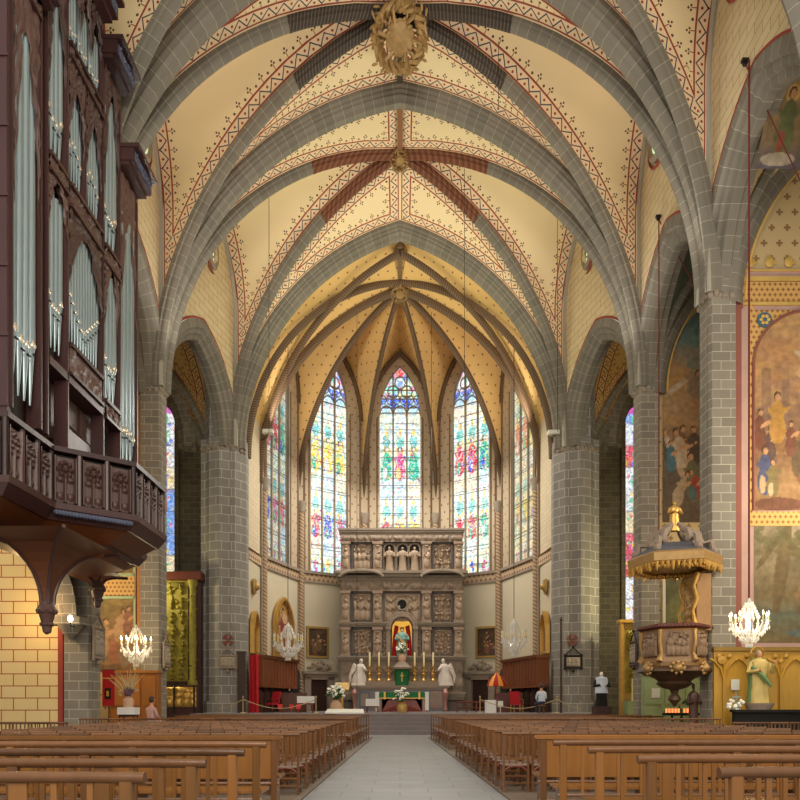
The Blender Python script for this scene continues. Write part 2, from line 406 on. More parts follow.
# ---- pointed arches
def arc(a, rise): c = (rise*rise-a*a)/(2*a); return c, a+c
def xr(z, a, rise, r=0):
    c, Rr = arc(a, rise); return sqrt(max(0, (Rr+r)**2-z*z))-c
def ztop(a, rise, r=0):
    c, Rr = arc(a, rise); return sqrt((Rr+r)**2-c*c)
def zof(x, a, rise, r=0):
    c, Rr = arc(a, rise); return sqrt(max(0, (Rr+r)**2-(abs(x)+c)**2))
def sweep_arch(mb, O, U, T, a, rise, prof, n=24, sides=(1, -1), m=0):
    O, U, T = Vector(O), Vector(U), Vector(T); c, Rr = arc(a, rise)
    vl = [0]
    for i in range(1, len(prof)): vl.append(vl[-1]+math.dist(prof[i], prof[i-1]))
    for sd in sides:
        Pn, uv = [], []
        for i in range(n+1):
            row, ur = [], []
            for k, (r, t) in enumerate(prof):
                th = i/n*acos(min(1, c/(Rr+r)))
                row.append(O+U*sd*((Rr+r)*cos(th)-c)+Vector((0, 0, (Rr+r)*sin(th)))+T*t); ur.append((th*(Rr+.4), vl[k]))
            Pn.append(row); uv.append(ur)
        mb.grid(Pn, m, {'e1': uv}, smooth=False, flip=(sd > 0))
    return mb
def curve_arc(foot, apex_xy, zs, a_total, rise, r, n, clampL=None):
    """points going up from a springing foot (x,y) to the axis point apex_xy"""
    fx, fy = foot; ax, ay = apex_xy; d = Vector((fx-ax, fy-ay)); L = d.length; d.normalize()
    zt = ztop(a_total, rise, r); out = []
    for i in range(n+1):
        q = i/n; z = zt*q; x = min(L if clampL is None else clampL, max(0, xr(z, a_total, rise, r)))
        if i == n: x = 0
        out.append((ax+d.x*x, ay+d.y*x, zs+z))
    return np.array(out)
def polydist(Q, C):
    """distance and arc length of the closest point on polyline C for each point in Q"""
    A, B = C[:-1], C[1:]; AB = B-A; L = np.linalg.norm(AB, axis=1); cum = np.concatenate([[0], np.cumsum(L)])
    best = np.full(len(Q), 1e9); arcl = np.zeros(len(Q))
    for k in range(len(A)):
        if L[k] < 1e-6: continue
        t = np.clip(((Q-A[k]) @ AB[k])/L[k]**2, 0, 1); d = np.linalg.norm(Q-(A[k]+t[:, None]*AB[k]), axis=1)
        s = d < best; best[s] = d[s]; arcl[s] = cum[k]+t[s]*L[k]
    return arcl, best
def cell(mb, A, B, nr=10, m=0, off=(0, 0), e3=None, flip=False, bulge=0):
    n = len(A); P3 = np.zeros((n, nr+1, 3))
    for j in range(nr+1):
        t = j/nr; P3[:, j] = A*(1-t)+B*t; P3[:, j, 2] += bulge*sin(pi*t)*np.linspace(0, 1, n)
    Q = P3.reshape(-1, 3)
    l1, d1 = polydist(Q, A); l2, d2 = polydist(Q, B)
    uv = {'e1': np.stack([l1, np.maximum(0, d1-off[0])], 1), 'e2': np.stack([l2, np.maximum(0, d2-off[1])], 1)}
    if e3 is not None: l3, d3 = polydist(Q, e3); uv['e3'] = np.stack([l3, np.maximum(0, d3-.12)], 1)
    else: uv['e3'] = np.stack([l1, np.full(len(Q), 50.)], 1)
    uv = {k: v.reshape(n, nr+1, 2).tolist() for k, v in uv.items()}
    mb.grid([[tuple(p) for p in row] for row in P3], m, uv, True, flip)

# ---- paintings and reliefs: a small canvas of colours and heights
class Canvas:
    def __init__(s, W, H, nx, ny, bg=(0, 0, 0)):
        s.W, s.H = W, H; s.x, s.y = np.meshgrid(np.linspace(0, W, nx), np.linspace(0, H, ny))
        s.c = np.zeros((ny, nx, 3)); s.c[:] = bg; s.h = np.zeros((ny, nx))
    def grad(s, stops):
        t = s.y/s.H
        for k in range(3): s.c[..., k] = np.interp(t, [a for a, _ in stops], [c[k] for _, c in stops])
        return s
    def ell(s, x, y, rx, ry, col, rot=0, a=1, hgt=None):
        dx, dy = s.x-x, s.y-y; u = (dx*cos(rot)+dy*sin(rot))/rx; v = (-dx*sin(rot)+dy*cos(rot))/ry
        d = u*u+v*v; m = (d < 1)
        sh = (1-.25*u*0)[m][:, None]
        if col is not None: s.c[m] = s.c[m]*(1-a)+np.array(col)*a*sh
        if hgt: s.h[m] = np.maximum(s.h[m], hgt*np.sqrt(1-d[m]))
        return s
    def rect(s, x0, x1, y0, y1, col, a=1, hgt=None):
        m = (s.x >= x0) & (s.x <= x1) & (s.y >= y0) & (s.y <= y1)
        if col is not None: s.c[m] = s.c[m]*(1-a)+np.array(col)*a
        if hgt is not None: s.h[m] = hgt
        return s
    def clouds(s, cols, n, rng, y0, y1, sz):
        for _ in range(n):
            s.ell(rng.uniform(0, s.W), rng.uniform(y0, y1), sz*rng.uniform(.4, 1.3), sz*rng.uniform(.2, .7), rng.choice(cols), rng.uniform(-.5, .5), .3)
        return s
    def figure(s, x, y, h, robe, skin=S(214, 164, 120), lean=0, under=None, hair=S(70, 46, 30), hg=None, arm=None, halo=None):
        g = lambda k: None if hg is None else hg*k
        hx = x+lean*h
        if halo is not None: s.ell(hx, y+h*.91, h*.13, h*.13, halo, hgt=g(.3))
        s.ell(x+lean*h*.1, y+h*.26, h*.17, h*.30, robe, -lean*.3, hgt=g(.8))
        if under is not None: s.ell(x-.05*h, y+h*.2, h*.07, h*.2, under, hgt=g(.9))
        s.ell(x+lean*h*.55, y+h*.6, h*.13, h*.24, robe, -lean, hgt=g(1))
        k = arm if arm is not None else .6
        s.ell(x+lean*h*.6+h*.13, y+h*.62, h*.16, h*.05, skin if under is None else robe, k, hgt=g(.9))
        s.ell(x+lean*h*.6-h*.1, y+h*.58, h*.13, h*.05, robe, -.9, hgt=g(.9))
        s.ell(hx, y+h*.93, h*.075, h*.09, hair, hgt=g(.9)); s.ell(hx+h*.012, y+h*.905, h*.055, h*.07, skin, hgt=g(1))
        return s
    def sample(s, u, v):
        ny, nx = s.h.shape; i = min(nx-1, max(0, int(round(u/s.W*(nx-1))))); j = min(ny-1, max(0, int(round(v/s.H*(ny-1))))); return s.c[j, i], s.h[j, i]
def canvas_obj(name, cv, O, U, N, mat='painting', parent=None, arch=None, relief=0, label=None, mats=None):
    """the canvas as a mesh: O lower corner, U along, Z up, N towards the viewer; arch=(a,rise) gives a pointed or round head"""
    O, U, N = Vector(O), Vector(U), Vector(N); ny, nx = cv.h.shape; verts = []; cols = []
    for j in range(ny):
        for i in range(nx):
            u = cv.W*i/(nx-1); top = cv.H
            if arch: top = cv.H-ztop(*arch)+zof(min(arch[0], abs(u-cv.W/2)), *arch)
            v = top*j/(ny-1); c, h = cv.sample(u, v)
            verts.append(O+U*u+Vector((0, 0, v))+N*(h*relief)); cols.append((*c, 1))
    mb = MB(); P3 = [verts[j*nx:(j+1)*nx] for j in range(ny)]; mb.grid(P3, 0, None, relief > 0)
    # closed back a little behind, so the panel has thickness
    me = mb.mesh(name, mats or mat)
    ca = me.color_attributes.new('paint', 'FLOAT_COLOR', 'POINT'); ca.data.foreach_set('color', np.array(cols).ravel().astype(np.float32))
    if U.cross(Vector((0, 0, 1))).dot(N) < 0: me.flip_normals()
    o = bpy.data.objects.new(name, me); COL.objects.link(o)
    if parent: o.parent = parent
    if label: o['label'] = label
    return o
# ------------------------------------------------------------ the setting
ZS = 14.5; XW = 9.9
YP = [9.75, 16.25, 22.75, 29.3, 36.2]          # centres of the pier lines along the nave
floor = MB(); floor.add([(-20, -4, 0), (20, -4, 0), (20, 50, 0), (-20, 50, 0)], [(0, 1, 2, 3)])
struct(floor.build('floor', 'floor'))
TPROF = [(.72, -.43), (.54, -.43), (.46, -.36), (.38, -.36), (.3, -.3), (.22, -.3), (.12, -.2), (0, -.15), (0, .15), (.12, .2), (.22, .3), (.3, .3), (.38, .36), (.46, .36), (.54, .43), (.72, .43)]
RPROF = [(.48, -.2), (.3, -.2), (.25, -.14), (.15, -.14), (.07, -.08), (0, -.04), (0, .04), (.07, .08), (.15, .14), (.25, .14), (.3, .2), (.48, .2)]
A_, RISE = 9.86, 11.9
AC, RC = 7.99, 10.86
DR = 12.3
def tarch(i):
    a, r = (AC, RC) if i == 4 else (A_, RISE)
    mb = MB(); sweep_arch(mb, (0, YP[i], ZS), (1, 0, 0), (0, 1, 0), a, r, TPROF, 40)
    o = struct(mb.build('nave_arch', 'stone_uv'), 'grey stone pointed arch spanning the nave')
for i in (2, 3, 4): tarch(i)

def wallx(y):     # side wall plane; it leans inwards in the last bay
    return XW if y <= 29.75 else XW+(8.45-XW)*(y-29.75)/(35.8-29.75)
def nave_bay(i, bandm='vault'):
    Y0, Y1 = YP[i], YP[i+1]; ym = (Y0+Y1)/2; c = MB(); rb = MB(); zt = ZS+ztop(A_, DR, .36)
    n = 30
    for sx in (-1, 1):
        for (ye, sgn, ia) in ((Y0, 1, i), (Y1, -1, i+1)):
            a, r = (AC, RC) if ia == 4 else (A_, RISE)
            xw = wallx(ye+sgn*.6)
            yE = ye+sgn*.41
            E = curve_arc((sx*a, yE), (0, yE), ZS, a, r, .69, n, xw)
            fx, fy = sx*(xw-.15), ye+sgn*.42; L = math.hypot(fx, fy-ym)
            D = curve_arc((fx, fy), (0, ym), ZS, L, DR, .36, n, L)
            s = np.linspace(0, 1, n+1); zc = 25.9; Wl = []
            for q in s:
                z = ZS+(zc-ZS)*q; hs = abs(ym-ye)-.4
                yy = hs if z < 21 else max(0, xr(z-21, hs, zc-21)); yy = 0 if q == 1 else min(hs, yy)
                y = ym-sgn*yy; Wl.append((sx*wallx(y), y, z))
            Wl = np.array(Wl)
            ridge = np.array([(0, ye, D[-1][2]), (0, ym, D[-1][2])]); ridge[0][2] = E[-1][2]
            fl = (sx*sgn > 0)
            cell(c, E, D, 12, 0, (0, .2), ridge, flip=fl)
            cell(c, D, Wl, 14, 0, (.2, .12), None, flip=fl)
            U = Vector((fx, fy-ym, 0)).normalized(); T = Vector((-U.y, U.x, 0))
            sweep_arch(rb, (0, ym, ZS), U, T, L, DR, RPROF, 30, sides=(1,))
            for p, q in zip(Wl[:-1], Wl[1:]):   # wall rib
                rb.tube([(p[0]-sx*.04, p[1], p[2]), (q[0]-sx*.04, q[1], q[2])], .13, 5, 0)
    struct(c.build('vault_ceiling', bandm), 'cream painted rib vault with zigzag borders')
    struct(rb.build('vault_ribs_trim', 'stone_uv' ), 'moulded diagonal ribs of the vault')
    # the painted ends of the ribs near the boss and the ridge rib
    pr = MB(); L = math.hypot(XW-.2, (Y1-Y0)/2-.6); PP = [(r-.012 if r < .5 else r, t*1.06) for r, t in RPROF]
    for sx in (-1, 1):
        for ye, sgn in ((Y0, 1), (Y1, -1)):
            xw = wallx(ye+sgn*.6); fx, fy = sx*(xw-.15), ye+sgn*.42; L = math.hypot(fx, fy-ym)
            U = Vector((fx, fy-ym, 0)).normalized(); T = Vector((-U.y, U.x, 0)); cc, Rr = arc(L, DR)
            rows, uv = [], []
            for k in range(13):
                row, ur = [], []
                for r, t in PP:
                    amax = acos(cc/(Rr+r)); th = amax-(k/12)*(4.4/Rr); row.append(Vector((0, ym, ZS))+U*((Rr+r)*cos(th)-cc)+Vector((0, 0, (Rr+r)*sin(th)))+T*t); ur.append((k/12*4.4, r+t))
                rows.append(row); uv.append(ur)
            pr.grid(rows, 0, {'e1': uv}, False)
    z0 = ZS+ztop(A_, DR, 0)+.15
    pr.box(-.12, .12, Y0+.5, Y1-.5, z0, z0+.5)
    struct(pr.build('painted_ribs_trim', 'rib_red' if i == 3 else 'rib_dark'), 'painted lengths of the ribs beside the boss')
MT['rib_red'] = check_mat('red_painted_rib', S(116, 66, 42), S(96, 54, 38), S(136, 90, 58), .3)
for i in (1, 2, 3): nave_bay(i)

# side walls with their arcades; piers
AA, AR = 2.82, 3.9
RINGP = [(.85, -.02), (.48, -.02), (.42, .1), (.25, .14), (.2, .26), (.02, .32), (0, .36), (0, .62), (.1, .68), (.1, .9), (.5, .9)]
def side_bay(i, sx):
    Y0, Y1 = YP[i]+.1, YP[i+1]-.0; ym = (YP[i]+YP[i+1])/2
    y0, y1 = YP[i], min(YP[i+1], 36.0)
    p0 = Vector((sx*wallx(y0), y0, 0)); p1 = Vector((sx*wallx(y1), y1, 0)); 
    wm = MB(); n = 40; lo, hi = [], []
    for k in range(n+1):
        y = y0+(y1-y0)*k/n; e = zof(abs(y-ym), AA, AR, .8) if abs(y-ym) < AA+.8 else 0
        lo.append((sx*wallx(y), y, ZS+e)); hi.append((sx*wallx(y), y, 27.6))
    wm.grid([lo, hi], 0, None, False, flip=(sx < 0))
    struct(wm.build('wall_organ_side' if sx < 0 else 'wall_pulpit_side', 'painted_wall'), 'nave wall painted with mock masonry joints')
    rm = MB(); U = (p1-p0).normalized() if i == 3 else Vector((0, 1, 0)); T = Vector((sx*abs(U.y), -U.x*sx*0, 0))
    T = Vector((U.y, -U.x, 0)); T = T if T.x*sx > 0 else -T
    O = Vector((sx*wallx(ym), ym, ZS)); f = 1/max(.2, abs(U.y))
    sweep_arch(rm, O, U, T, AA*(1 if i < 3 else .98), AR, RINGP, 22)
    rm.build('arcade_arch', 'stone_uv')['kind'] = 'structure'
    ln = MB(); sweep_arch(ln, O, U, T, AA, AR, [(.84, -.03), (.92, -.035), (.93, 0)], 22)
    struct(ln.build('painted_red_trim', 'red_line'), 'red painted line round the arcade arch')
    oc = MB(); yo = ym+.6; c = Vector((sx*(wallx(yo)-.05), yo, 23.1))
    oc.tube([c+Vector((0, cos(t)*.8, sin(t)*.8)) for t in [2*pi*k/24 for k in range(24)]], .16, 6, 0, True)
    oc.tube([c+Vector((0, cos(t)*1.1, sin(t)*1.1)) for t in [2*pi*k/24 for k in range(24)]], .05, 4, 1, True)
    w_ = struct(oc.build('window_%d' % (10+i+(5 if sx > 0 else 0)), ['stone_plain', 'red_line']), 'round window high in the nave wall')
    gl = MB(); gl.lathe([(.7, -.03), (.7, .03)], (0, 0, 0), 20, M=Matrix.Rotation(pi/2, 3, 'Y'))
    gl.tube([(-sx*.05, cos(t)*.4, sin(t)*.4) for t in [2*pi*k/16 for k in range(16)]], .04, 4, 1, True)
    gl.build('pane', ['oculus', 'stone_plain'], w_, loc=c)
for i in (1, 2, 3):
    for sx in (-1, 1): side_bay(i, sx)
def leafband(mb, poly, z, rng, m=0, r=.09):
    for (x0, y0), (x1, y1) in zip(poly, poly[1:]+poly[:1]):
        L = math.hypot(x1-x0, y1-y0); k = max(1, int(L/.19))
        for j in range(k):
            t = (j+.5)/k; mb.ball((x0+(x1-x0)*t, y0+(y1-y0)*t, z+rng.uniform(-.09, .09)), r*rng.uniform(.8, 1.4), 5, m)
for i in (1, 2, 3):
    for sx in (-1, 1):
        y = YP[i]; pm = MB(); X = lambda v: sx*v
        poly = [(9.88, y-.33), (9.95, y-.45), (10.7, y-.45), (10.7, y+.45), (9.95, y+.45), (9.88, y+.33)]
        poly = [(sx*a, b) for a, b in poly]
        pm.prism(poly, 0, ZS+.6)
        pm.prism([(a*1.0+(-sx*.04 if abs(a) < 10 else sx*.04), b+(.05 if b > y else -.05)) for a, b in poly], 0, .5)
        o = struct(pm.build('pier', 'stone'), 'tall grey stone pier of the nave')
        cb = MB(); leafband(cb, poly, ZS-.1, R); cb.build('leaf_capital', 'stone_plain', o)
def ch_pier(sx):
    poly = [(8.0, 37.0), (8.0, 36.45), (8.45, 35.85), (8.75, 35.85), (9.2, 35.6), (9.75, 35.8), (10.0, 36.1), (10.3, 36.2), (10.4, 37.0)]
    pm = MB(); poly = [(sx*a, b) for a, b in poly]; pm.prism(poly, 0, ZS+.5)
    pm.prism([(a, b) for a, b in [(sx*8.6, 36.9), (sx*8.6, 36), (sx*9.8, 36), (sx*10.3, 36.9)]], ZS, 27.5)
    pm.prism([(sx*(abs(a)+(.1 if abs(a) > 9.3 else -.1)), b-.1 if b < 36.9 else b) for a, b in poly], .9, 1.5)
    o = struct(pm.build('pier', 'stone_choir'), 'clustered grey stone pier at the choir entrance')
    cb = MB(); leafband(cb, poly[1:8], ZS-.05, R, r=.13); cb.build('leaf_capital', 'stone_plain', o)
for sx in (-1, 1): ch_pier(sx)

# side bays (chapels)
def wall_quad(mb, pts, m=0): mb.add(pts, [(0, 1, 2, 3)], m)
def chapel(sx, Y0, Y1, xin, xout, zs, rE, rW, top, vm, wm, bm, ribs='stone_uv'):
    hx, hy = (xout-xin)/2, (Y1-Y0)/2; cx, cy = (xin+xout)/2, (Y0+Y1)/2; c = MB(); rb = MB(); n = 18
    L = math.hypot(hx, hy)*.98; dr = top-zs-.3
    for ux in (-1, 1):
        for uy in (-1, 1):
            E = curve_arc((sx*(cx+ux*hx), cy+uy*hy), (sx*cx, cy+uy*hy), zs, hx, rE, 0, n, hx)
            W_ = curve_arc((sx*(cx+ux*hx), cy+uy*hy), (sx*(cx+ux*hx), cy), zs, hy, rW, 0, n, hy)
            D = curve_arc((sx*(cx+ux*hx), cy+uy*hy), (sx*cx, cy), zs, L, dr, .3, n, L)
            cell(c, E, D, 6, 0, (.1, .15), None, flip=(sx*ux*uy < 0)); cell(c, D, W_, 6, 0, (.15, .1), None, flip=(sx*ux*uy < 0))
            U = Vector((sx*ux*hx, uy*hy, 0)).normalized(); T = Vector((-U.y, U.x, 0))
            sweep_arch(rb, (sx*cx, cy, zs), U, T, L, dr, [(.4, -.18), (.15, -.18), (0, -.06), (0, .06), (.15, .18), (.4, .18)], 16, sides=(1,))
    sweep_arch(rb, (sx*cx, Y1-.02, zs), (1, 0, 0), (0, -1, 0), hx-.35, rE-.5, [(.55, .3), (.3, .3), (.1, .2), (0, .1), (0, 0)], 16)
    struct(c.build('side_vault_ceiling', vm)); struct(rb.build('side_vault_trim', ribs))
    wl = MB(); wl.box(min(sx*xin, sx*xout), max(sx*xin, sx*xout), Y1, Y1+.25, 0, top+1)
    struct(wl.build('wall_side_bay', wm), 'end wall of a side bay')
    wb = MB(); wb.box(min(sx*xout, sx*(xout+.25)), max(sx*xout, sx*(xout+.25)), Y0, Y1+.25, 0, top+1)
    struct(wb.build('wall_side_bay', bm), 'back wall of a side bay')
for sx in (-1, 1):
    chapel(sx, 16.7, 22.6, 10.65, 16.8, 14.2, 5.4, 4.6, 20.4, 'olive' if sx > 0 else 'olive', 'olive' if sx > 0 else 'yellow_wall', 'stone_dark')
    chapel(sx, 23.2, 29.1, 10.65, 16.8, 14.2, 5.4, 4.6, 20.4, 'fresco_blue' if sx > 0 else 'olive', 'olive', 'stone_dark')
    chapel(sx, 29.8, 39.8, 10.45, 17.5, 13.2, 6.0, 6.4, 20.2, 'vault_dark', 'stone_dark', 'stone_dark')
    cr = MB(); cx = 10.0
    # round shafts and a lower arch crossing the deep side bay
    sweep_arch(cr, (sx*13.9, 33.6, 13.6), (1, 0, 0), (0, 1, 0), 3.3, 4.6, [(.7, -.35), (.35, -.35), (.2, -.2), (0, -.1), (0, .1), (.2, .2), (.35, .35), (.7, .35)], 16)
    struct(cr.build('side_bay_arch', 'stone_dark'), 'dark ribbed arch in the side bay')
# gilt edge of the formeret arches
for sx in (1, -1):
    for y1 in (22.6, 29.1):
        g = MB(); sweep_arch(g, (sx*13.72, y1-.34, 14.2), (1, 0, 0), (0, -1, 0), 2.72, 4.86, [(.05, 0), (0, 0), (0, .06), (.05, .06)], 20)
        struct(g.build('gilt_trim', 'goldline'))

# ---- apse
AYC, AR_ = 40.0, 7.9
V = [Vector((AR_*cos(pi-k*pi/5), AYC+AR_*sin(pi-k*pi/5), 0)) for k in range(6)]
ZA = 13.8; RA_A, RA_R = 7.9, 11.0; SILL = 9.9
def win_canvas(k):
    rng = random.Random(40+k); W, H = 2.78, 14.2; cv = Canvas(W, H, 66, 330, (.95, .97, .9))
    warm = k == 4; cold = k == 0
    whites = [(.85, .95, .9), (.7, .9, 1), (.85, 1, .75), (1, .88, .65)]
    reds, blues, greens, golds = (.85, .06, .1), (.06, .12, .8), (.05, .55, .35), (1, .75, .15)
    lw = W/3
    for li in range(3):
        x0 = li*lw; xc = x0+lw/2
        zrows = [(0, 1.1, 'm'), (1.1, 2.3, 'white'), (2.3, 4.4, 'fig'), (4.4, 5.4, 'canopy'), (5.4, 6.6, 'white'), (6.6, 9.2, 'fig'), (9.2, 10.2, 'canopy'), (10.2, 11.4, 'white'), (11.4, 14.2, 'tracery')]
        for z0, z1, kind in zrows:
            if kind in ('m', 'fig'):
                col = rng.choice([reds, greens, golds, (.8, .1, .3), blues] if not warm else [golds, (1, .6, .2), reds, (.9, .5, .8)])
                cv.rect(x0, x0+lw, z0, z1, rng.choice([(.8, .95, 1), (.9, 1, .85), (1, .95, .7)]))
                cv.rect(x0+.08, x0+lw-.08, z0+.1, z1-.5, rng.choice([(.55, .85, .9), (.95, .85, .5), (.6, .8, .55)]))
                cv.figure(xc, z0+.05, (z1-z0)*.86, col, (1, .85, .7), 0, rng.choice([blues, greens, golds, (1, 1, 1)]), halo=golds)
                for _ in range(14): cv.ell(rng.uniform(x0, x0+lw), rng.uniform(z0, z1), .07, .1, rng.choice([reds, blues, golds, greens, (1, 1, 1)]), 0, .8)
            elif kind == 'canopy':
                cv.rect(x0, x0+lw, z0, z1, (.75, .92, .95) if not warm else (1, .9, .8))
                cv.ell(xc, z0+.25, lw*.42, .5, (1, 1, .9)); cv.ell(xc, z0+.1, lw*.3, .45, (.2, .65, .6)); cv.ell(xc, z0+.7, .1, .3, golds)
            elif kind == 'white':
                cv.rect(x0, x0+lw, z0, z1, rng.choice(whites))
                for _ in range(16): cv.ell(rng.uniform(x0, x0+lw), rng.uniform(z0, z1), .1, .07, rng.choice([(.5, .9, .8), (.6, .75, 1), (1, .8, .4), (.9, .3, .3), (1, 1, 1)]), rng.uniform(0, 3), .75)
            else:
                cv.rect(x0, x0+lw, z0, z0+.75, blues if k != 4 else (.5, .3, .9)); cv.ell(xc, z0+.1, .28, .5, (.5, .8, 1))
                if k == 2: cv.rect(x0, x0+lw, z0+.75, z1, (.35, .75, .7))
                else: cv.rect(x0, x0+lw, z0+.75, z1, (.75, .7, .9))
    # small medallions of the tracery
    for j in range(7):
        for i in range(7):
            x = (i+.5)*W/6.5-.1; z = 12.35+j*.42; base = (.3, .4, .9) if k != 2 else (.1, .5, .6)
            cv.ell(x, z, .19, .19, rng.choice([(.95, .98, 1), (.9, .85, .4), (.85, .3, .5), (.3, .4, 1), (.3, .85, .7)]))
    cv.ell(W/2, 13.95, .3, .35, reds)
    if k == 4: cv.c = cv.c*.6+np.array((1, .8, .3))*.4
    if k == 0: cv.c *= .72
    # lead lines
    for z in np.arange(.55, 14.2, .62):
        m = np.abs(cv.y-z) < .03; cv.c[m] *= .25
    return cv
GL = [None]*5
def apse_bay(k):
    A, B = V[k], V[k+1]; U = (B-A).normalized(); L = (B-A).length; N = Vector((U.y, -U.x, 0)); 
    if N.dot(Vector((0, AYC, 0))-(A+B)/2) < 0: N = -N
    def pt(u, z, d=0): return A+U*u+N*d+Vector((0, 0, z))
    wm = MB(); a = 1.39; sp, rs = 20.95, 3.35; top = 26.2; c = L/2+(-.42, -.22, 0, .22, .42)[k]
    def q(u0, z0, u1, z1, m): wall_quad(wm, [pt(u0, z0), pt(u1, z0), pt(u1, z1), pt(u0, z1)], m)
    q(0, 0, L, 9.2, 0); q(0, 9.2, L, SILL, 1); q(0, SILL, c-a, top, 1); q(c+a, SILL, L, top, 1)
    n = 16; us = [c-a+2*a*i/n for i in range(n+1)]
    wm.grid([[pt(u, sp+zof(min(a, abs(u-c)), a, rs)) for u in us], [pt(u, top) for u in us]], 1, None, False)
    q(c-a, 0.0, c-a, 0, 1)
    # reveals
    prof = [pt(c-a, SILL), pt(c-a, sp)]+[pt(u, sp+zof(min(a, abs(u-c)), a, rs)) for u in us]+[pt(c+a, sp), pt(c+a, SILL), pt(c-a, SILL)]
    wm.grid([prof, [p-N*.36 for p in prof]], 2, None, False)
    struct(wm.build('wall_apse', ['beige' if k != 2 else 'greyplaster', 'apse_upper', 'stone_plain']), 'painted wall of the apse')
    # string course
    sc = MB(); 
    for z0, z1, d in ((9.15, 9.28, .1), (9.28, 9.72, .04), (9.72, 9.9, .16)):
        sc.add([pt(0, z0, 0), pt(L, z0, 0), pt(L, z1, 0), pt(0, z1, 0), pt(0, z0, d), pt(L, z0, d), pt(L, z1, d), pt(0, z1, d)], [(4, 5, 6, 7), (0, 1, 5, 4), (3, 7, 6, 2)], 1 if d < .05 else 0)
    struct(sc.build('painted_frieze_trim', ['stone_plain', 'frieze']), 'painted frieze below the apse windows')
    # window
    w_ = bpy.data.objects.new('window_%d' % (k+1), None); COL.objects.link(w_); struct(w_, 'tall pointed stained glass window of the apse')
    cv = win_canvas(k); arch_r = (1.38, 3.28)
    flip = False
    O = A+U*(c-1.38)-N*.26+Vector((0, 0, SILL)); cv.W = 2.76; cv.H = sp-SILL+ztop(*arch_r)
    g = canvas_obj('glass', cv, O, U, N, 'glass_side' if k in (0, 4) else 'glass', w_, arch_r)
    mu = MB()
    for j in (-1, 1):
        x = c+j*.47; ztp = sp+zof(.47, 1.38, 3.28)
        mu.add([pt(x-.06, SILL, -.3), pt(x+.06, SILL, -.3), pt(x+.06, ztp, -.3), pt(x-.06, ztp, -.3), pt(x-.045, SILL, -.14), pt(x+.045, SILL, -.14), pt(x+.045, ztp, -.14), pt(x-.045, ztp, -.14)], [(4, 5, 6, 7), (0, 4, 7, 3), (1, 2, 6, 5)])
    def arcpoly(cu, cz, r0, r1, t0, t1, kk=8): return [pt(cu+r0*cos(t0+(t1-t0)*i/kk), cz+r1*sin(t0+(t1-t0)*i/kk), -.18) for i in range(kk+1)]
    for j in (-1, 0, 1):
        xc = c+j*.93; mu.tube(arcpoly(xc, 21.0, .46, .62, 0, pi), .05, 5)
        for s2 in (-1, 1): mu.tube(arcpoly(xc+s2*.23, 22.05, .22, .3, 0, 2*pi, 10), .035, 4)
    for s2 in (-1, 1): mu.tube(arcpoly(c+s2*.46, 22.6, .38, .42, 0, 2*pi, 12), .045, 5)
    mu.tube(arcpoly(c, 23.2, .36, .42, 0, 2*pi, 12), .045, 5)
    mu.tube([pt(c-1.36, 21.15, -.18), pt(c+1.36, 21.15, -.18)], .045, 5)
    if k == 2:
        for zz in (21.5, 22.1, 22.7): mu.tube([pt(c-1.2, zz, -.18), pt(c+1.2, zz, -.18)], .045, 5)
    mu.build('mullions', 'stone_plain', w_)
    bars = MB()
    for z in np.arange(SILL+.62, 20.9, .95): bars.tube([pt(c-1.37, z, -.2), pt(c+1.37, z, -.2)], .018, 4)
    bars.build('saddle_bars', 'iron', w_)
    # wall arch
    wr = MB(); sweep_arch(wr, pt(L/2, 20.4, 0), U, N, 2.05, 4.5, [(.3, 0), (.3, .12), (.15, .16), (0, .1), (0, 0)], 14)
    for s2 in (-1, 1): wr.tube([pt(L/2+s2*2.12, SILL, .02), pt(L/2+s2*2.12, 20.4, .02)], .07, 5); wr.tube([pt(c+s2*1.55, SILL, .02), pt(c+s2*1.55, 20.7, .02)], .05, 5)
    struct(wr.build('apse_wall_trim', 'rib_painted'))
    return A, B, U, L, N
MT['frieze'] = dots_mat('painted_frieze', S(196, 170, 136), S(128, 84, 62), .34, .11)
vc = MB(); ribm = MB()
BOSS = (0, AYC+.1)
for k in range(5):
    A, B, U, L, N = apse_bay(k); zc = 25.4
    for (a, sgn) in ((A, 1), (B, -1)):
        n = 24; Rb = curve_arc((a.x, a.y), BOSS, ZA, RA_A, RA_R, .35, n, AR_); mid = (A+B)/2; W_ = []
        for i in range(n+1):
            z = ZA+(zc-ZA)*i/n; h = L/2-.12; yy = h if z < 20.4 else min(h, max(0, xr(z-20.4, h, zc-20.4)))
            if i == n: yy = 0
            p = mid-U*sgn*yy; W_.append((p.x, p.y, z))
        cell(vc, Rb, np.array(W_), 9, 0, (0, 0), flip=(sgn > 0))
RPA = [(.36, -.12), (.15, -.12), (.04, -.07), (0, 0), (.04, .07), (.15, .12), (.36, .12)]
for a in V:
    d = Vector((a.x-BOSS[0], a.y-BOSS[1], 0)).normalized()
    sweep_arch(ribm, (BOSS[0], BOSS[1], ZA), d, Vector((-d.y, d.x, 0)), RA_A, RA_R, RPA if a not in (V[0], V[5]) else [(r*1.15, t*1.15) for r, t in RPA], 24, sides=(1,))
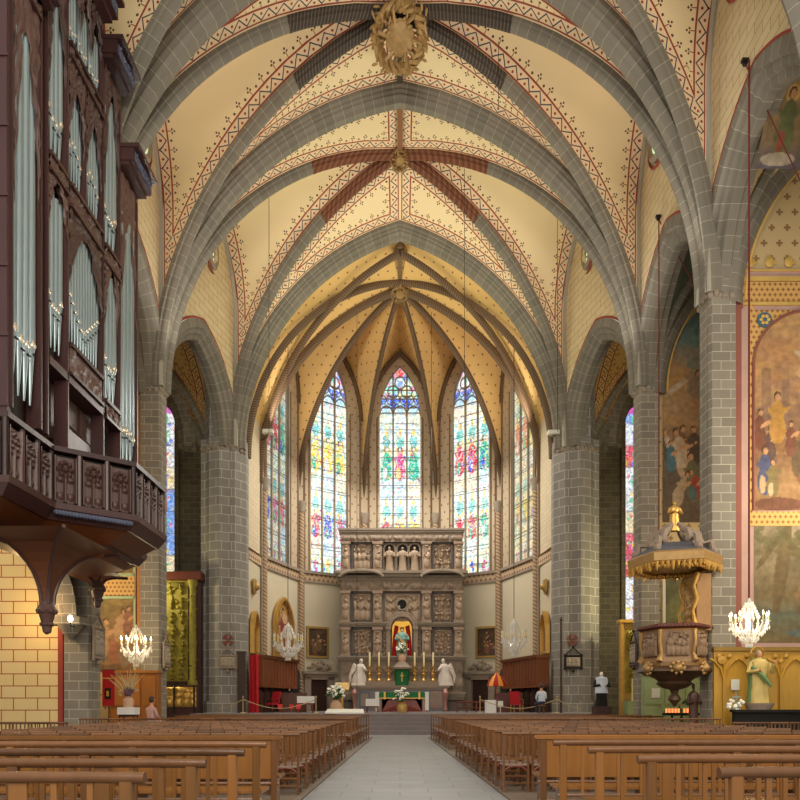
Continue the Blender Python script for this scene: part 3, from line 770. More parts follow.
# straight choir bay between the choir arch and the apse
for sx in (-1, 1):
    n = 24
    E = curve_arc((sx*AC, 36.78), (0, 36.78), ZS, AC, RC, .63, n, 8.3)
    Q = curve_arc((sx*AR_, AYC), (0, AYC), ZA, RA_A, RA_R, .45, n, 8.0)
    cell(vc, E, Q, 8, 0, flip=(sx > 0))
    for foot, apex, zs_ in (((sx*7.85, 39.7), (0, 37.0), 13.9), ((sx*7.95, 36.95), (0, 39.7), 14.3)):
        L = math.hypot(foot[0]-apex[0], foot[1]-apex[1]); d = Vector((foot[0]-apex[0], foot[1]-apex[1], 0)).normalized()
        sweep_arch(ribm, (apex[0], apex[1], zs_), d, Vector((-d.y, d.x, 0)), L-.1, 11.05 if zs_ < 14 else 10.75, RPA, 26, sides=(1,))
    wm = MB(); wm.add([(sx*8.2, 36.9, 0), (sx*7.9, 40, 0), (sx*7.9, 40, 9.2), (sx*8.2, 36.9, 9.2), (sx*7.9, 40, 27), (sx*8.2, 36.9, 27)], [(0, 1, 2, 3), (3, 2, 4, 5)])
    wm.m[1] = 1
    struct(wm.build('wall_choir', ['beige', 'choir_wall']), 'side wall of the choir')
    fb = MB(); fb.add([(sx*8.18, 36.9, 9.15), (sx*7.8, 40, 9.15), (sx*7.8, 40, 9.7), (sx*8.18, 36.9, 9.7), (sx*8.05, 36.9, 9.7), (sx*7.75, 40, 9.7)], [(0, 1, 2, 3), (3, 2, 5, 4)])
    struct(fb.build('painted_frieze_trim', 'frieze'))
ridge = MB(); ridge.box(-.12, .12, 36.8, AYC, 25.35, 25.8); 
for p, q in zip([0], [0]): pass
struct(vc.build('apse_vault_ceiling', 'vault_choir'), 'ochre dotted vault of the apse')
struct(ribm.build('apse_ribs_trim', 'rib_painted'), 'patterned ribs of the apse vault')
struct(ridge.build('choir_ridge_trim', 'rib_painted'))
for i, a in enumerate(V):
    d = (Vector((0, AYC, 0))-a).normalized(); c = a+d*.12
    sh = MB(); zz = [0+.9+j*.6 for j in range(22)]
    rows = []; uv = []
    for j in range(45):
        z = .9+(ZA-.9)*j/44; rows.append([(c.x+.2*cos(t), c.y+.2*sin(t), z) for t in [2*pi*q/10 for q in range(11)]]); uv.append([(z+q*.06, 0) for q in range(11)])
    sh.grid(rows, 0, {'e1': uv}, True)
    for s2 in (-1, 1):
        e = Vector((-d.y, d.x, 0))*s2*.3+a+d*.05; sh.lathe([(.07, .9), (.07, ZA)], (e.x, e.y, 0), 6, 1)
    sh.lathe([(.3, .9), (.3, 1.4), (.22, 1.5)], (c.x, c.y, 0), 10, 1)
    sh.lathe([(.2, ZA-.3), (.27, ZA-.2), (.24, ZA), (.36, ZA+.25), (.36, ZA+.4)], (c.x, c.y, 0), 10, 1)
    o = struct(sh.build('apse_shaft_trim', ['shaft_painted', 'stone_plain']), 'painted shaft between the apse windows')
# lancets in the far walls of the deep side bays
for sx in (-1, 1):
    rng = random.Random(5+sx); cv = Canvas(1.3, 12.4, 24, 240, (.9, .95, .95))
    for z in np.arange(0, 12.4, 1.25):
        cv.rect(0, 1.3, z, z+1.25, rng.choice([(.95, .97, 1), (.85, .12, .18), (.25, .45, .95), (1, .85, .55), (.95, .97, 1)]))
        cv.figure(.65, z+.05, 1.15, rng.choice([(.9, .1, .1), (.1, .2, .8), (.1, .6, .3), (1, .6, .1)]), (1, .8, .7), 0, (1, 1, 1))
        for _ in range(6): cv.ell(rng.uniform(0, 1.3), rng.uniform(z, z+1.25), .1, .12, rng.choice([(.9, .1, .1), (.1, .2, .9), (1, .8, .1), (.1, .7, .4)]), 0, .8)
        cv.rect(0, 1.3, z, z+.06, (.1, .1, .1))
    cv.c[cv.y > 11.8] = (.8, .1, .6); cv.ell(.65, 11.5, .25, .25, (.1, .8, .4))
    w_ = bpy.data.objects.new('window_%d' % (7+(sx > 0)), None); COL.objects.link(w_); struct(w_, 'narrow stained glass lancet in the side bay')
    canvas_obj('glass', cv, (sx*13.38-.65, 39.72, 6.0), (1, 0, 0), (0, -1, 0), 'glass_side', w_, (.65, 1.4))
    fr = MB()
    for s2 in (-1, 1): fr.box(sx*13.38+s2*.75-.12, sx*13.38+s2*.75+.12, 39.55, 39.8, 5.8, 17.2)
    sweep_arch(fr, (sx*13.38, 39.68, 17.0), (1, 0, 0), (0, -1, 0), .66, 1.42, [(.25, 0), (.25, .12), (0, .12), (0, 0)], 10)
    fr.box(sx*13.38-.9, sx*13.38+.9, 39.5, 39.8, 5.7, 5.98); fr.build('stone_frame', 'stone_dark', w_)

# sanctuary platform and steps
MT['steps'] = plain('dark_step_stone', S(120, 110, 110), .7, ns=2, amt=.25)
st = MB()
for j in range(5): st.box(-3.0, 3.0, 30.7+.42*j, 33, .18*j, .18*(j+1))
st.box(-9.85, 9.85, 32.8, 37, 0, .9); st.box(-7.8, 7.8, 37, 44.5, 0, .9)
struct(st.build('sanctuary_floor', 'steps'), 'raised grey stone sanctuary floor with steps')
MT['steps'] = plain('dark_step_stone', S(120, 110, 110), .7, ns=2, amt=.25)
# ------------------------------------------------------------ furnishings
ORD = ['first', 'second', 'third', 'fourth', 'fifth', 'sixth', 'seventh', 'eighth', 'ninth', 'tenth', 'eleventh', 'twelfth', 'thirteenth', 'fourteenth', 'fifteenth', 'sixteenth', 'seventeenth', 'eighteenth']
# vault bosses
MT['boss_gold'] = plain('aged_gilding', S(160, 128, 80), .5, .25, ns=6, amt=.45)
def boss(loc, r, label, name='vault_boss'):
    t = thing(name, label, 'boss', loc, group=None)
    m = MB(); m.lathe([(r*.3, -.1), (r*.45, 0), (r*.42, .25), (r*.3, .6)], n=12)
    m.build('keystone', 'boss_gold', t)
    wv = MB(); rr = random.Random(int(r*100))
    for k in range(3):
        pts = []
        for j in range(25):
            a = 2*pi*j/24; q = r*(.72+.12*sin(6*a+k*2.1)); pts.append((q*cos(a), q*sin(a), .08+.16*sin(7*a+k*2)))
        wv.tube(pts[:-1], r*.085, 5, 0, True)
    for j in range(90):
        a = rr.uniform(0, 2*pi); q = r*rr.uniform(.35, 1.0); wv.ball((q*cos(a), q*sin(a), rr.uniform(-.15, .35)), r*.075, 5, 0, (1.6, .6, .5), (a+rr.uniform(-1, 1), 'Z'))
    for j in range(6):
        a = j*pi/3; wv.tube([(r*.3*cos(a), r*.3*sin(a), 0), (r*.7*cos(a+.2), r*.7*sin(a+.2), -.08)], r*.06, 5)
    wv.build('leaf_wreath', 'boss_gold', t); return t
# the largest is tipped so its face reads from the nave
b = boss((0, 26.0, 26.1), 1.2, 'very large gilded wreath boss hanging nearest the visitor in the vault'); b.rotation_euler.x = -.75
b = boss((0, 32.7, 26.75), .55, 'gilded leafy boss in the middle of the last nave vault, before the choir arch'); b.rotation_euler.x = -.6
b = boss((0, AYC+.05, 24.75), .62, 'carved boss where the apse ribs meet above the middle window'); b.rotation_euler.x = -.4
b = boss((0, 37.3, 25.45), .4, 'small boss just behind the crown of the choir arch'); b.rotation_euler.x = -.4
for sx in (-1, 1):
    b = boss((sx*2.75, 38.4, 24.55), .4, 'small star boss where ribs cross over the choir, on the %s side' % ('organ' if sx < 0 else 'pulpit')); b.rotation_euler.x = -.4

# ---- seating
MT['seat_floor'] = plain('brown_stone_floor', S(120, 104, 90), .6, ns=2)
def chair_meshes():
    w, d, sh, bh = .40, .40, .44, .90
    seat = MB(); n = 8
    pts = [(-w/2+.01, .0), (w/2-.01, .0)]+[(w/2*cos(a)*1.02, d-.1+.1*sin(a)) for a in [pi*i/8 for i in range(9)]]
    seat.prism(pts, sh-.03, sh); 
    ap = MB(); ap.tube([(-w/2+.03, .01, sh-.11), (-.1, .01, sh-.055), (0, .01, sh-.04), (.1, .01, sh-.055), (w/2-.03, .01, sh-.11)], .018, 5)
    back = MB()
    back.tube([(-w/2-.012, 0, bh), (-w/4, -.004, bh), (w/4, -.004, bh), (w/2+.012, 0, bh)], .030, 6)
    for x in (-.1, 0, .1): back.box(x-.013, x+.013, -.008, .008, sh, bh)
    back.box(-w/2, w/2, -.012, .012, sh+.06, sh+.09)
    def leg(x, y, top): m = MB(); m.bbox(x-.017, x+.017, y-.017, y+.017, 0, top, .004); return m
    legs = [leg(sx*(w/2-.012), 0, bh) for sx in (-1, 1)]+[leg(sx*(w/2-.03), d-.05, sh-.03) for sx in (-1, 1)]
    strm = MB()
    for z, y in ((.14, 0), (.25, 0), (.2, d-.05)): strm.box(-w/2, w/2, y-.01, y+.01, z-.012, z+.012)
    for sx in (-1, 1): strm.box(sx*(w/2-.02)-.01, sx*(w/2-.02)+.01, 0, d-.05, .09, .115)
    return seat, ap, back, legs, strm
CM = chair_meshes()
def merge(ms):
    o = MB()
    for m in ms: o.add(m.v, m.f, 0); o.sm[-len(m.f):] = m.sm
    return o
chair_full = merge([CM[0], CM[1], CM[2]]+CM[3]+[CM[4]]); chair_full.m[:len(CM[0].f)] = [1]*len(CM[0].f); chair_full = chair_full.mesh('church_chair', ['wood', 'seat_wood'])
parts_me = [('seat', CM[0].mesh('seat', 'seat_wood')), ('apron', CM[1].mesh('apron', 'wood_red')), ('backrest', CM[2].mesh('backrest', 'wood')), ('stretcher', CM[4].mesh('stretcher', 'wood'))]+[('leg', l.mesh('leg', 'wood')) for l in CM[3]]
def chair(x, y, z, detailed, label, group):
    if detailed:
        o = thing('church_chair', label, 'chair', (x, y, z), R.uniform(-.02, .02), group)
        for nm, me in parts_me:
            c = bpy.data.objects.new(nm, me); COL.objects.link(c); c.parent = o
    else:
        o = bpy.data.objects.new('church_chair', chair_full); COL.objects.link(o); o.location = (x, y, z); o.rotation_euler.z = R.uniform(-.02, .02); tag(o, label, 'chair', group)
    return o
PZ = .03
SD = {-1: 'organ', 1: 'pulpit'}
for sx in (-1, 1):
    dk = MB(); dk.box(min(sx*1.2, sx*9.7), max(sx*1.2, sx*9.7), 8, 28.2, 0, .012)
    y0, y1 = 8.0, 28.2; e0, e1 = (1.45, 1.1) if sx < 0 else (1.62, 1.12)
    dk = MB(); dk.add([(sx*e0, y0, 0), (sx*9.75, y0, 0), (sx*9.75, y1, 0), (sx*e1, y1, 0), (sx*e0, y0, PZ), (sx*9.75, y0, PZ), (sx*9.75, y1, PZ), (sx*e1, y1, PZ)],
           [(4, 5, 6, 7), (0, 1, 5, 4), (0, 4, 7, 3), (1, 2, 6, 5), (2, 3, 7, 6)])
    struct(dk.build('seating_floor', 'seat_floor'), 'low darker floor under the chairs')
    for r in range(10):
        y = (10.4 if sx < 0 else 10.75)+.77*r; xe = (1.50-.016*r) if sx < 0 else (1.58-.018*r)
        for s in range(12):
            lab = f'slat-backed church chair, nearer {SD[sx]} side block, {ORD[r]} row, {ORD[s]} seat from the aisle'
            chair(sx*(xe+.2+.445*s), y, PZ, r == 0 or s == 0, lab, f'chairs of the nearer block, {SD[sx]} side')
    for r in range(7):
        y = 20.5+1.02*r; xe = 1.42-.04*r
        for s in range(18 if r == 0 else 1):
            lab = f'slat-backed church chair, farther {SD[sx]} side block, {ORD[r]} row, {ORD[s]} seat from the aisle'
            chair(sx*(xe+.2+.445*s), y, PZ, s == 0, lab, f'chairs of the farther block, {SD[sx]} side')
    for s in range(4):
        chair(sx*(8.0+.445*s), 16.4, PZ, False, f'church chair near the nave piers on the {SD[sx]} side, {ORD[s]} of its short row', f'short row of chairs by the piers, {SD[sx]} side')
far = MB()
for sx in (-1, 1):
    for r in range(1, 7):
        y = 20.5+1.02*r; xe = 1.42-.04*r
        for s in range(1, 18):
            x = sx*(xe+.2+.445*s)
            if (21.3 < y < 24.2 and abs(x) > 7.2) or (sx < 0 and abs(x) > 7.9): continue
            for m in [CM[0], CM[2]]+CM[3]: far.add([(v[0]+x, v[1]+y, v[2]+PZ) for v in m.v], m.f)
o = far.build('church_chairs', 'wood'); tag(o, 'remaining brown church chairs packed behind the front row of the farther blocks', 'chairs'); o['kind'] = 'stuff'

# pews nearest the visitor
def pew(sx, xi, y, xo, style, label):
    t = thing('church_pew', label, 'pew', (sx*xi, y, PZ if y > 8.4 else 0), group=f'wooden pews on the {SD[sx]} side'); L = xo-xi; H = .93 if y > 8.4 else .95
    def sp(a, b): return (min(sx*a, sx*b), max(sx*a, sx*b))
    m = MB(); m.tube([(sx*-.05, 0, H), (sx*.3, 0, H+.005), (sx*L, 0, H)], .037 if style else .03, 10)
    if not style: m.box(*sp(-.04, L), -.04, .05, H-.02, H+.025)
    m.build('top_rail', 'wood_pale' if not style else 'wood', t)
    k = max(2, round(L/1.35)); 
    for j in range(k+1):
        x = .06+(L-.12)*j/k; m = MB(); m.bbox(*sp(x-.04, x+.04), -.03, .03, 0, H-.02, .008); m.build('post', 'wood_pale' if (j+style) % 2 else 'wood', t)
    m = MB(); g = random.Random(int(y*10))
    if style == 0:
        m.box(*sp(.1, L-.1), -.012, .012, .42, H-.03)
    else:
        for j in range(k):
            x0 = .06+(L-.12)*j/k; wd = (L-.12)/k
            for q in range(1, 6):
                x = x0+wd*q/6
                if q == 3: m.box(*sp(x-.055, x+.055), -.01, .012, .1, H-.03)
                else: m.box(*sp(x-.018, x+.018), -.012, .01, .1, H-.03)
    m.build('slatted_back' if style else 'panel_back', 'wood_pale', t)
    m = MB(); m.tube([(0, .0, .36), (sx*L, 0, .36)], .022, 6); m.tube([(0, 0, .12), (sx*L, 0, .12)], .022, 6); m.build('lower_rail', 'wood', t)
    m = MB(); m.box(*sp(0, L), .03, .44, .42, .45); m.build('seat', 'wood_pale', t)
    for j in range(k+1):
        x = .08+(L-.16)*j/k; m = MB(); m.add([(sx*(x-.02), .03, 0), (sx*(x+.02), .03, 0), (sx*(x+.02), .03, .42), (sx*(x-.02), .03, .42), (sx*(x-.02), .4, 0), (sx*(x+.02), .4, 0), (sx*(x+.02), .4, .42), (sx*(x-.02), .4, .42)],
            [(0, 1, 2, 3), (7, 6, 5, 4), (0, 4, 5, 1), (1, 5, 6, 2), (2, 6, 7, 3), (3, 7, 4, 0)]); m.build('leg', 'wood', t)
FAR = ['farthest of the pews, with a solid panel back', 'second farthest pew, slatted', 'middle pew, slatted', 'second nearest pew, slatted', 'nearest pew to the visitor, slatted']
for j, (y, xi) in enumerate([(8.8, 1.52), (7.55, 1.49), (6.35, 1.46), (5.2, 1.49), (4.2, 1.58)]):
    pew(-1, xi, y, 6.9, 0 if j == 0 else 1, 'honey brown wooden '+FAR[j]+', on the organ side')
for j, (y, xi) in enumerate([(9.0, 1.78), (7.9, 1.78), (6.7, 1.85), (5.6, 1.95), (4.5, 2.1)]):
    pew(1, xi, y, 7.2, 0 if j == 0 else 1, 'honey brown wooden '+FAR[j]+', on the pulpit side')

# ---- statues, flowers, chandeliers: shared makers
def robe_prof(h, w): return [(w*.52, 0), (w*.5, h*.08), (w*.42, h*.3), (w*.4, h*.5), (w*.46, h*.68), (w*.5, h*.78), (w*.36, h*.83), (w*.14, h*.855), (w*.12, h*.88)]
def statue(parent, h, robe, skin='marble', hair=None, cloak=None, arm=0, child=False, lean=0):
    w = h*.36
    m = MB(); n = 16; vs = []; fs = []; pr = robe_prof(h, w)
    for r, z in pr:
        for i in range(n):
            a = 2*pi*i/n; fold = 1+(.09*sin(a*7+z*2) if z < h*.6 else 0); vs.append((r*fold*cos(a)+lean*z, r*fold*.72*sin(a), z))
    for j in range(len(pr)-1):
        for i in range(n): fs.append((j*n+i, j*n+(i+1) % n, (j+1)*n+(i+1) % n, (j+1)*n+i))
    fs += [tuple(range(n-1, -1, -1)), tuple((len(pr)-1)*n+i for i in range(n))]
    m.add(vs, fs, 0, True)
    ox = lean*h*.9
    for sx in (-1, 1):   # sleeves, bent towards the chest
        m.tube([(sx*w*.44+ox, 0, h*.77), (sx*w*.62+ox, -w*.15, h*.6), (sx*w*(.25 if sx*arm <= 0 else .5)+ox, -w*.5, h*(.62 if sx*arm <= 0 else .75))], [w*.14, w*.15, w*.1], 7)
        m.ball((sx*w*(.2 if sx*arm <= 0 else .5)+ox, -w*.55, h*(.63 if sx*arm <= 0 else .78)), h*.03, 6, 1, (1, 1.2, 1.2))
    m.ball((ox, -.01*h, h*.935), h*.055, 10, 1, (.85, .95, 1.2)); m.ball((ox, -h*.055, h*.93), h*.012, 5, 1)
    m.ball((ox, h*.012, h*.95), h*.062, 10, 2, (.9, .95, 1.1))
    if child: m.ball((w*.3+ox, -w*.45, h*.72), h*.05, 8, 0, (1, 1, 1.4)); m.ball((w*.3+ox, -w*.45, h*.81), h*.032, 8, 1)
    if cloak:
        m.lathe([(w*.6, h*.03), (w*.5, h*.3), (w*.5, h*.6), (w*.53, h*.79), (w*.3, h*.86)], (ox*.5, w*.13, 0), 12, 3, 1, .7)
        m.tube([(-w*.5, -w*.28, h*.7), (0, -w*.48, h*.5), (w*.42, -w*.42, h*.32)], [w*.1, w*.14, w*.08], 6, 3)
    return m.build('figure', [robe, skin, hair or skin, cloak or robe], parent)
def bouquet(name, label, loc, s, cat='flowers', vase='terracotta', dried=False):
    t = thing(name, label, cat, loc)
    v = MB(); v.lathe([(.28*s, 0), (.34*s, .25*s), (.3*s, .5*s), (.2*s, .62*s), (.26*s, .7*s)], n=12); v.build('vase', vase, t)
    g = random.Random(int(abs(loc[0])*77+loc[1]*13)); f = MB(); l = MB()
    for j in range(26):
        a = g.uniform(0, 2*pi); r = g.uniform(0, .55)*s; z = s*(.8+g.uniform(.1, .8)*(1-.4*r/s))
        if dried: l.tube([(0, 0, .6*s), (cos(a)*r*1.2, sin(a)*r*.6, z+.3*s), (cos(a)*r*2.6, sin(a)*r, z+.9*s)], [.012*s, .03*s, .008*s], 4)
        else:
            l.tube([(0, 0, .6*s), (cos(a)*r, sin(a)*r, z)], .018*s, 4)
            for q in range(3): f.ball((cos(a)*r+g.uniform(-.06, .06)*s, sin(a)*r+g.uniform(-.06, .06)*s, z+g.uniform(-.05, .08)*s), .085*s, 5, 0, (1, 1, .7))
        if j % 2 == 0: l.ball((cos(a)*r*1.1, sin(a)*r*1.1, z-.15*s), .12*s, 5, 0, (1.4, .5, .4), (a, 'Z'))
    if dried:
        f.ball((0, 0, .95*s), .3*s, 8)
        for j in range(10): f.ball((g.uniform(-.3, .3)*s, g.uniform(-.2, .2)*s, g.uniform(.8, 1.15)*s), .11*s, 5)
    l.build('leaves', 'straw' if dried else 'leaf', t); f.build('petals', 'heather' if dried else 'petal', t); return t
MT['straw'] = plain('dried_straw_grass', S(200, 184, 140), .8); MT['heather'] = plain('purple_dried_flowers', S(110, 78, 90), .8)
def chandelier(loc, r, h, lit, label, rope_top, ropem='iron', tiers=1):
    t = thing('crystal_chandelier', label, 'chandelier', loc)
    m = MB(); m.lathe([(.02, h*.5), (r*.12, h*.44), (r*.05, h*.3), (r*.16, h*.16), (r*.06, h*.05), (r*.2, -h*.08), (r*.1, -h*.2), (r*.14, -h*.3), (.02, -h*.42)], n=10); m.build('stem', 'crystal', t)
    m = MB(); c = MB(); b = MB(); g = MB(); n = 10
    for j in range(n):
        a = 2*pi*j/n; d = (cos(a), sin(a))
        m.tube([(d[0]*r*k, d[1]*r*k, z*h) for k, z in ((.08, -.12), (.4, -.26), (.75, -.2), (.92, -.02))], .016+r*.012, 5)
        g.lathe([(r*.03, 0), (r*.13, .03), (r*.1, .04)], (d[0]*r*.92, d[1]*r*.92, -.02*h), 6)
        c.lathe([(r*.035, 0), (r*.035, h*.12)], (d[0]*r*.92, d[1]*r*.92, 0), 6)
        b.lathe([(r*.03, 0), (r*.05, h*.03), (.004, h*.09)], (d[0]*r*.92, d[1]*r*.92, h*.12), 6)
        for q in range(9):
            rr = r*(.95-.1*q); zz = -h*(.1+.045*q)+(.1*h if q % 3 == 1 else 0); g.lathe([(.004, -h*.08), (r*.06, -h*.03), (.004, 0)], (d[0]*rr, d[1]*rr, zz), 4)
            g.tube([(d[0]*r*.92, d[1]*r*.92, -.03*h), (d[0]*rr, d[1]*rr, zz)], .008, 3)
        g.tube([(d[0]*r*.1, d[1]*r*.1, h*.42), (d[0]*r*.3, d[1]*r*.3, h*.3), (d[0]*r*.34, d[1]*r*.34, h*.22)], .012, 4)
        for q in range(6): g.lathe([(.004, -h*.07), (r*.05, -h*.02), (.004, 0)], (d[0]*r*(.5-.06*q), d[1]*r*(.5-.06*q), h*(.12+.06*q)), 4)
    m.build('arms', 'crystal', t); c.build('candle_tubes', 'candle', t); b.build('bulbs', 'bulb' if lit else 'crystal', t); g.build('crystal_drops', 'crystal', t)
    m = MB(); m.tube([(0, 0, h*.5), (0, 0, rope_top-loc[2])], .018 if ropem == 'iron' else .028, 5); m.build('hanging_cord', ropem, t)
    if lit: point('chandelier_light', (loc[0], loc[1], loc[2]+.0), lit, (1, .8, .48), r*.8)
    return t
chandelier(P(749, 622, 19.7), .54, 1.35, 110, 'brightly lit crystal chandelier hanging before the mural with the golden wainscot', 19.5, 'redrope')
chandelier((-10.25, 27.2, 3.65), .62, 1.6, 100, 'brightly lit crystal chandelier in the side bay behind the organ gallery', 17.3, 'redrope')
chandelier(P(288, 641, 38.0), .85, 2.0, 0, 'unlit crystal chandelier over the choir stalls on the organ side', 22)
chandelier(P(514, 637, 38.0), .72, 2.0, 0, 'unlit crystal chandelier in the choir on the pulpit side', 22)
# ---- carved retable behind the high altar
MT['niche_dark'] = plain('niche_shade', S(44, 40, 38), .95); MT['marble_grey'] = plain('pale_carved_stone', S(170, 156, 138), .8, ns=5)  # niche backs coloured near black for the shade of a recess
MT['gold_lit'] = plain('gilded_striped_back', S(232, 180, 60), .4, .4, ns=2, amt=.2); MT['statue_teal'] = plain('pale_turquoise_robe', S(140, 190, 180), .5, ns=6, amt=.3)
MT['greymarble2'] = plain('dark_marble_panel', S(96, 96, 110), .4, ns=3, amt=.25)
MT['carve_bg'] = plain('grey_retable_field', S(126, 114, 104), .85, ns=3)
def relief_canvas(Wd, H, seed, nf, rows=1, nx=30, hgt=1.0):
    g = random.Random(seed); ny = int(nx*H/Wd); cv = Canvas(Wd, H, nx, ny)
    for _ in range(26): cv.ell(g.uniform(0, Wd), g.uniform(0, H), g.uniform(.04, .12)*Wd, g.uniform(.03, .09)*Wd, None, g.uniform(0, 3), hgt=g.uniform(.2, .6)*hgt)
    for r in range(rows):
        for j in range(nf):
            cv.figure(Wd*(j+.5)/nf+g.uniform(-.1, .1)*Wd/nf, H*r/rows+.02, H/rows*g.uniform(.72, .9), (0, 0, 0), (0, 0, 0), g.uniform(-.15, .15), hg=hgt, arm=g.uniform(-.8, .8))
    cv.ell(Wd/2, H*.96, Wd*.3, H*.06, None, hgt=.6*hgt)
    m = (cv.x < Wd*.03) | (cv.x > Wd*.97) | (cv.y < H*.02) | (cv.y > H*.985); cv.h[m] = 0
    return cv
def relief(name, x0, x1, z0, z1, y, seed, nf, rows=1, mat='stone_carved', parent=None, depth=.22, nx=30, N=(0, -1, 0), U=(1, 0, 0), O=None, label=None):
    cv = relief_canvas(x1-x0, z1-z0, seed, nf, rows, nx)
    return canvas_obj(name, cv, O or (x0, y, z0), U, N, mat, parent, None, depth, label)
YR = 44.4; RX = .1
def zr(y): return EYE+(HOR-y)*YR/F
def xr_(x): return (x-400)*YR/F
ret = thing('carved_retable', 'tall three-tiered grey carved stone retable behind the high altar', 'retable', (0, 0, 0))
B0 = MB(); x0, x1 = xr_(341), xr_(462)
B0.box(x0, x1, YR, YR+.9, .9, zr(530)-.2); B0.build('body', 'carve_bg', ret)
def cornice(yt, yb, xa, xb, name='cornice', proj=.24):
    m = MB(); zt, zb = zr(yt), zr(yb); h = zt-zb
    for k, (f0, f1, p) in enumerate(((0, .3, .35), (.3, .7, .7), (.7, 1, 1.0))): m.box(xa-proj*p*.6, xb+proj*p*.6, YR-.25-proj*p, YR+.9, zb+h*f0, zb+h*f1)
    for x in np.arange(xa, xb, .16): m.box(x, x+.08, YR-.25-proj*.8, YR-.2, zb+h*.3, zb+h*.5)
    return m.build(name, 'stone_plain', ret)
tiers = [(543, 572.5), (592, 623), (628, 656.5)]
cornice(530, 535.5, x0, x1); cornice(572.5, 581, x0, x1, proj=.5); [cornice(623, 627.5, a_, b_) for a_, b_ in ((x0, xr_(385)), (xr_(419), x1))]; cornice(656.5, 662, x0, x1, proj=.4)
cornice(692, 700, x0, x1, 'plinth', .3)
pil = [(342, 350), (373.5, 382), (422, 430.5), (454, 462)]
for ti, (yt, yb) in enumerate(tiers):
    for a, b in pil:
        xa, xb = xr_(a), xr_(b); zt, zb = zr(yt), zr(yb); m = MB(); m.box(xa, xb, YR-.42, YR, zb, zt)
        m.box(xa-.05, xb+.05, YR-.5, YR, zb, zb+.14); m.box(xa-.06, xb+.06, YR-.52, YR, zt-.16, zt)
        p = m.build('pilaster', 'pil_stone', ret)
        relief('pilaster_carving', xa+.06, xb-.06, zb+.2, zt-.22, YR-.43, int(a)+ti, 1, 1 if ti != 1 else 1, 'carve_light', p, .18, 18)
for xa, xb, sd in ((352, 372.5, 1), (432, 452.5, 2)):
    for ti, (yt, yb) in enumerate(tiers):
        m = MB(); za, zb = zr(yb), zr(yt); X0, X1 = xr_(xa), xr_(xb)
        m.box(X0, X0+.1, YR-.2, YR, za, zb); m.box(X1-.1, X1, YR-.2, YR, za, zb); m.box(X0, X1, YR-.2, YR, zb-.1, zb); m.box(X0, X1, YR-.2, YR, za, za+.1)
        f = m.build('relief_frame', 'carve_dark', ret)
        relief('relief_panel', X0+.1, X1-.1, za+.1, zb-.1, YR-.02, 10*ti+sd, 4 if ti == 0 and sd == 1 else 3, 2 if sd == 2 or ti == 2 else 1, 'carve_light', f, .3, 44)
# friezes between the tiers
for yt, yb, sd in ((535.5, 543, 5), (581, 592, 6), (662, 677, 7), (677, 692, 8)):
    cv = Canvas(x1-x0, zr(yt)-zr(yb), 150, 10); g = random.Random(sd)
    for j in range(60): cv.ell(g.uniform(0, cv.W), cv.H*.5, .12, cv.H*.36, None, g.uniform(-.7, .7), hgt=g.uniform(.4, 1))
    canvas_obj('frieze', cv, (x0, YR-.33, zr(yb)), (1, 0, 0), (0, -1, 0), 'stone_carved', ret, None, .16)
    m = MB(); m.box(x0, x1, YR-.3, YR, zr(yb), zr(yt)); m.build('frieze_block', 'carve_dark', ret)
# segmental pediments over the outer bays
for a, b in ((341, 383), (421, 462)):
    c = (xr_(a)+xr_(b))/2; hw = (xr_(b)-xr_(a))/2; m = MB()
    m.tube([(c+hw*cos(t), YR-.75, zr(579)+.42*sin(t)) for t in [pi-pi*k/14 for k in range(15)]], .1, 6)
    m.add([(c+hw*cos(t), YR-.6, zr(579)+.42*sin(t)) for t in [pi-pi*k/14 for k in range(15)]], [tuple(range(15))]); m.build('segmental_pediment', 'stone_plain', ret)
# three niches with small figures at the top
for cx_ in (389.5, 402.5, 414.5):
    X = xr_(cx_); m = MB(); z0_, z1_ = zr(572), zr(544.5)
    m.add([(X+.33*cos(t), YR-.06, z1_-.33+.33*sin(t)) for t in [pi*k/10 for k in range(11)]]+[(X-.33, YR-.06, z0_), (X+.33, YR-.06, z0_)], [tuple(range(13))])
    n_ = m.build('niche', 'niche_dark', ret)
    m = MB(); m.tube([(X+.36*cos(t), YR-.12, z1_-.33+.36*sin(t)) for t in [pi*k/10 for k in range(11)]], .06, 5)
    for s in (-1, 1): m.tube([(X+s*.36, YR-.12, z0_), (X+s*.36, YR-.12, z1_-.33)], .06, 6)
    m.build('niche_frame', 'stone_plain', ret)
    f = statue(n_, 1.5, 'carve_light', 'carve_light', arm=0); f.name = 'niche_figure'; f.location = (X, YR-.25, z0_+.02)
# middle of the second tier: carved panel with the round opening
relief('relief_panel', xr_(385), xr_(420), zr(622), zr(594), YR-.05, 77, 4, 1, 'carve_light', ret, .24, 60)
m = MB(); m.tube([(xr_(402)+.34*cos(t), YR-.24, zr(605)+.34*sin(t)) for t in [2*pi*k/18 for k in range(18)]], .07, 6, 0, True)
m.lathe([(.31, -.03), (.31, .03)], (xr_(402), YR-.24, zr(605)), 18, 1, M=Matrix.Rotation(pi/2, 3, 'X')); m.build('round_opening', ['stone_plain', 'black'], ret)
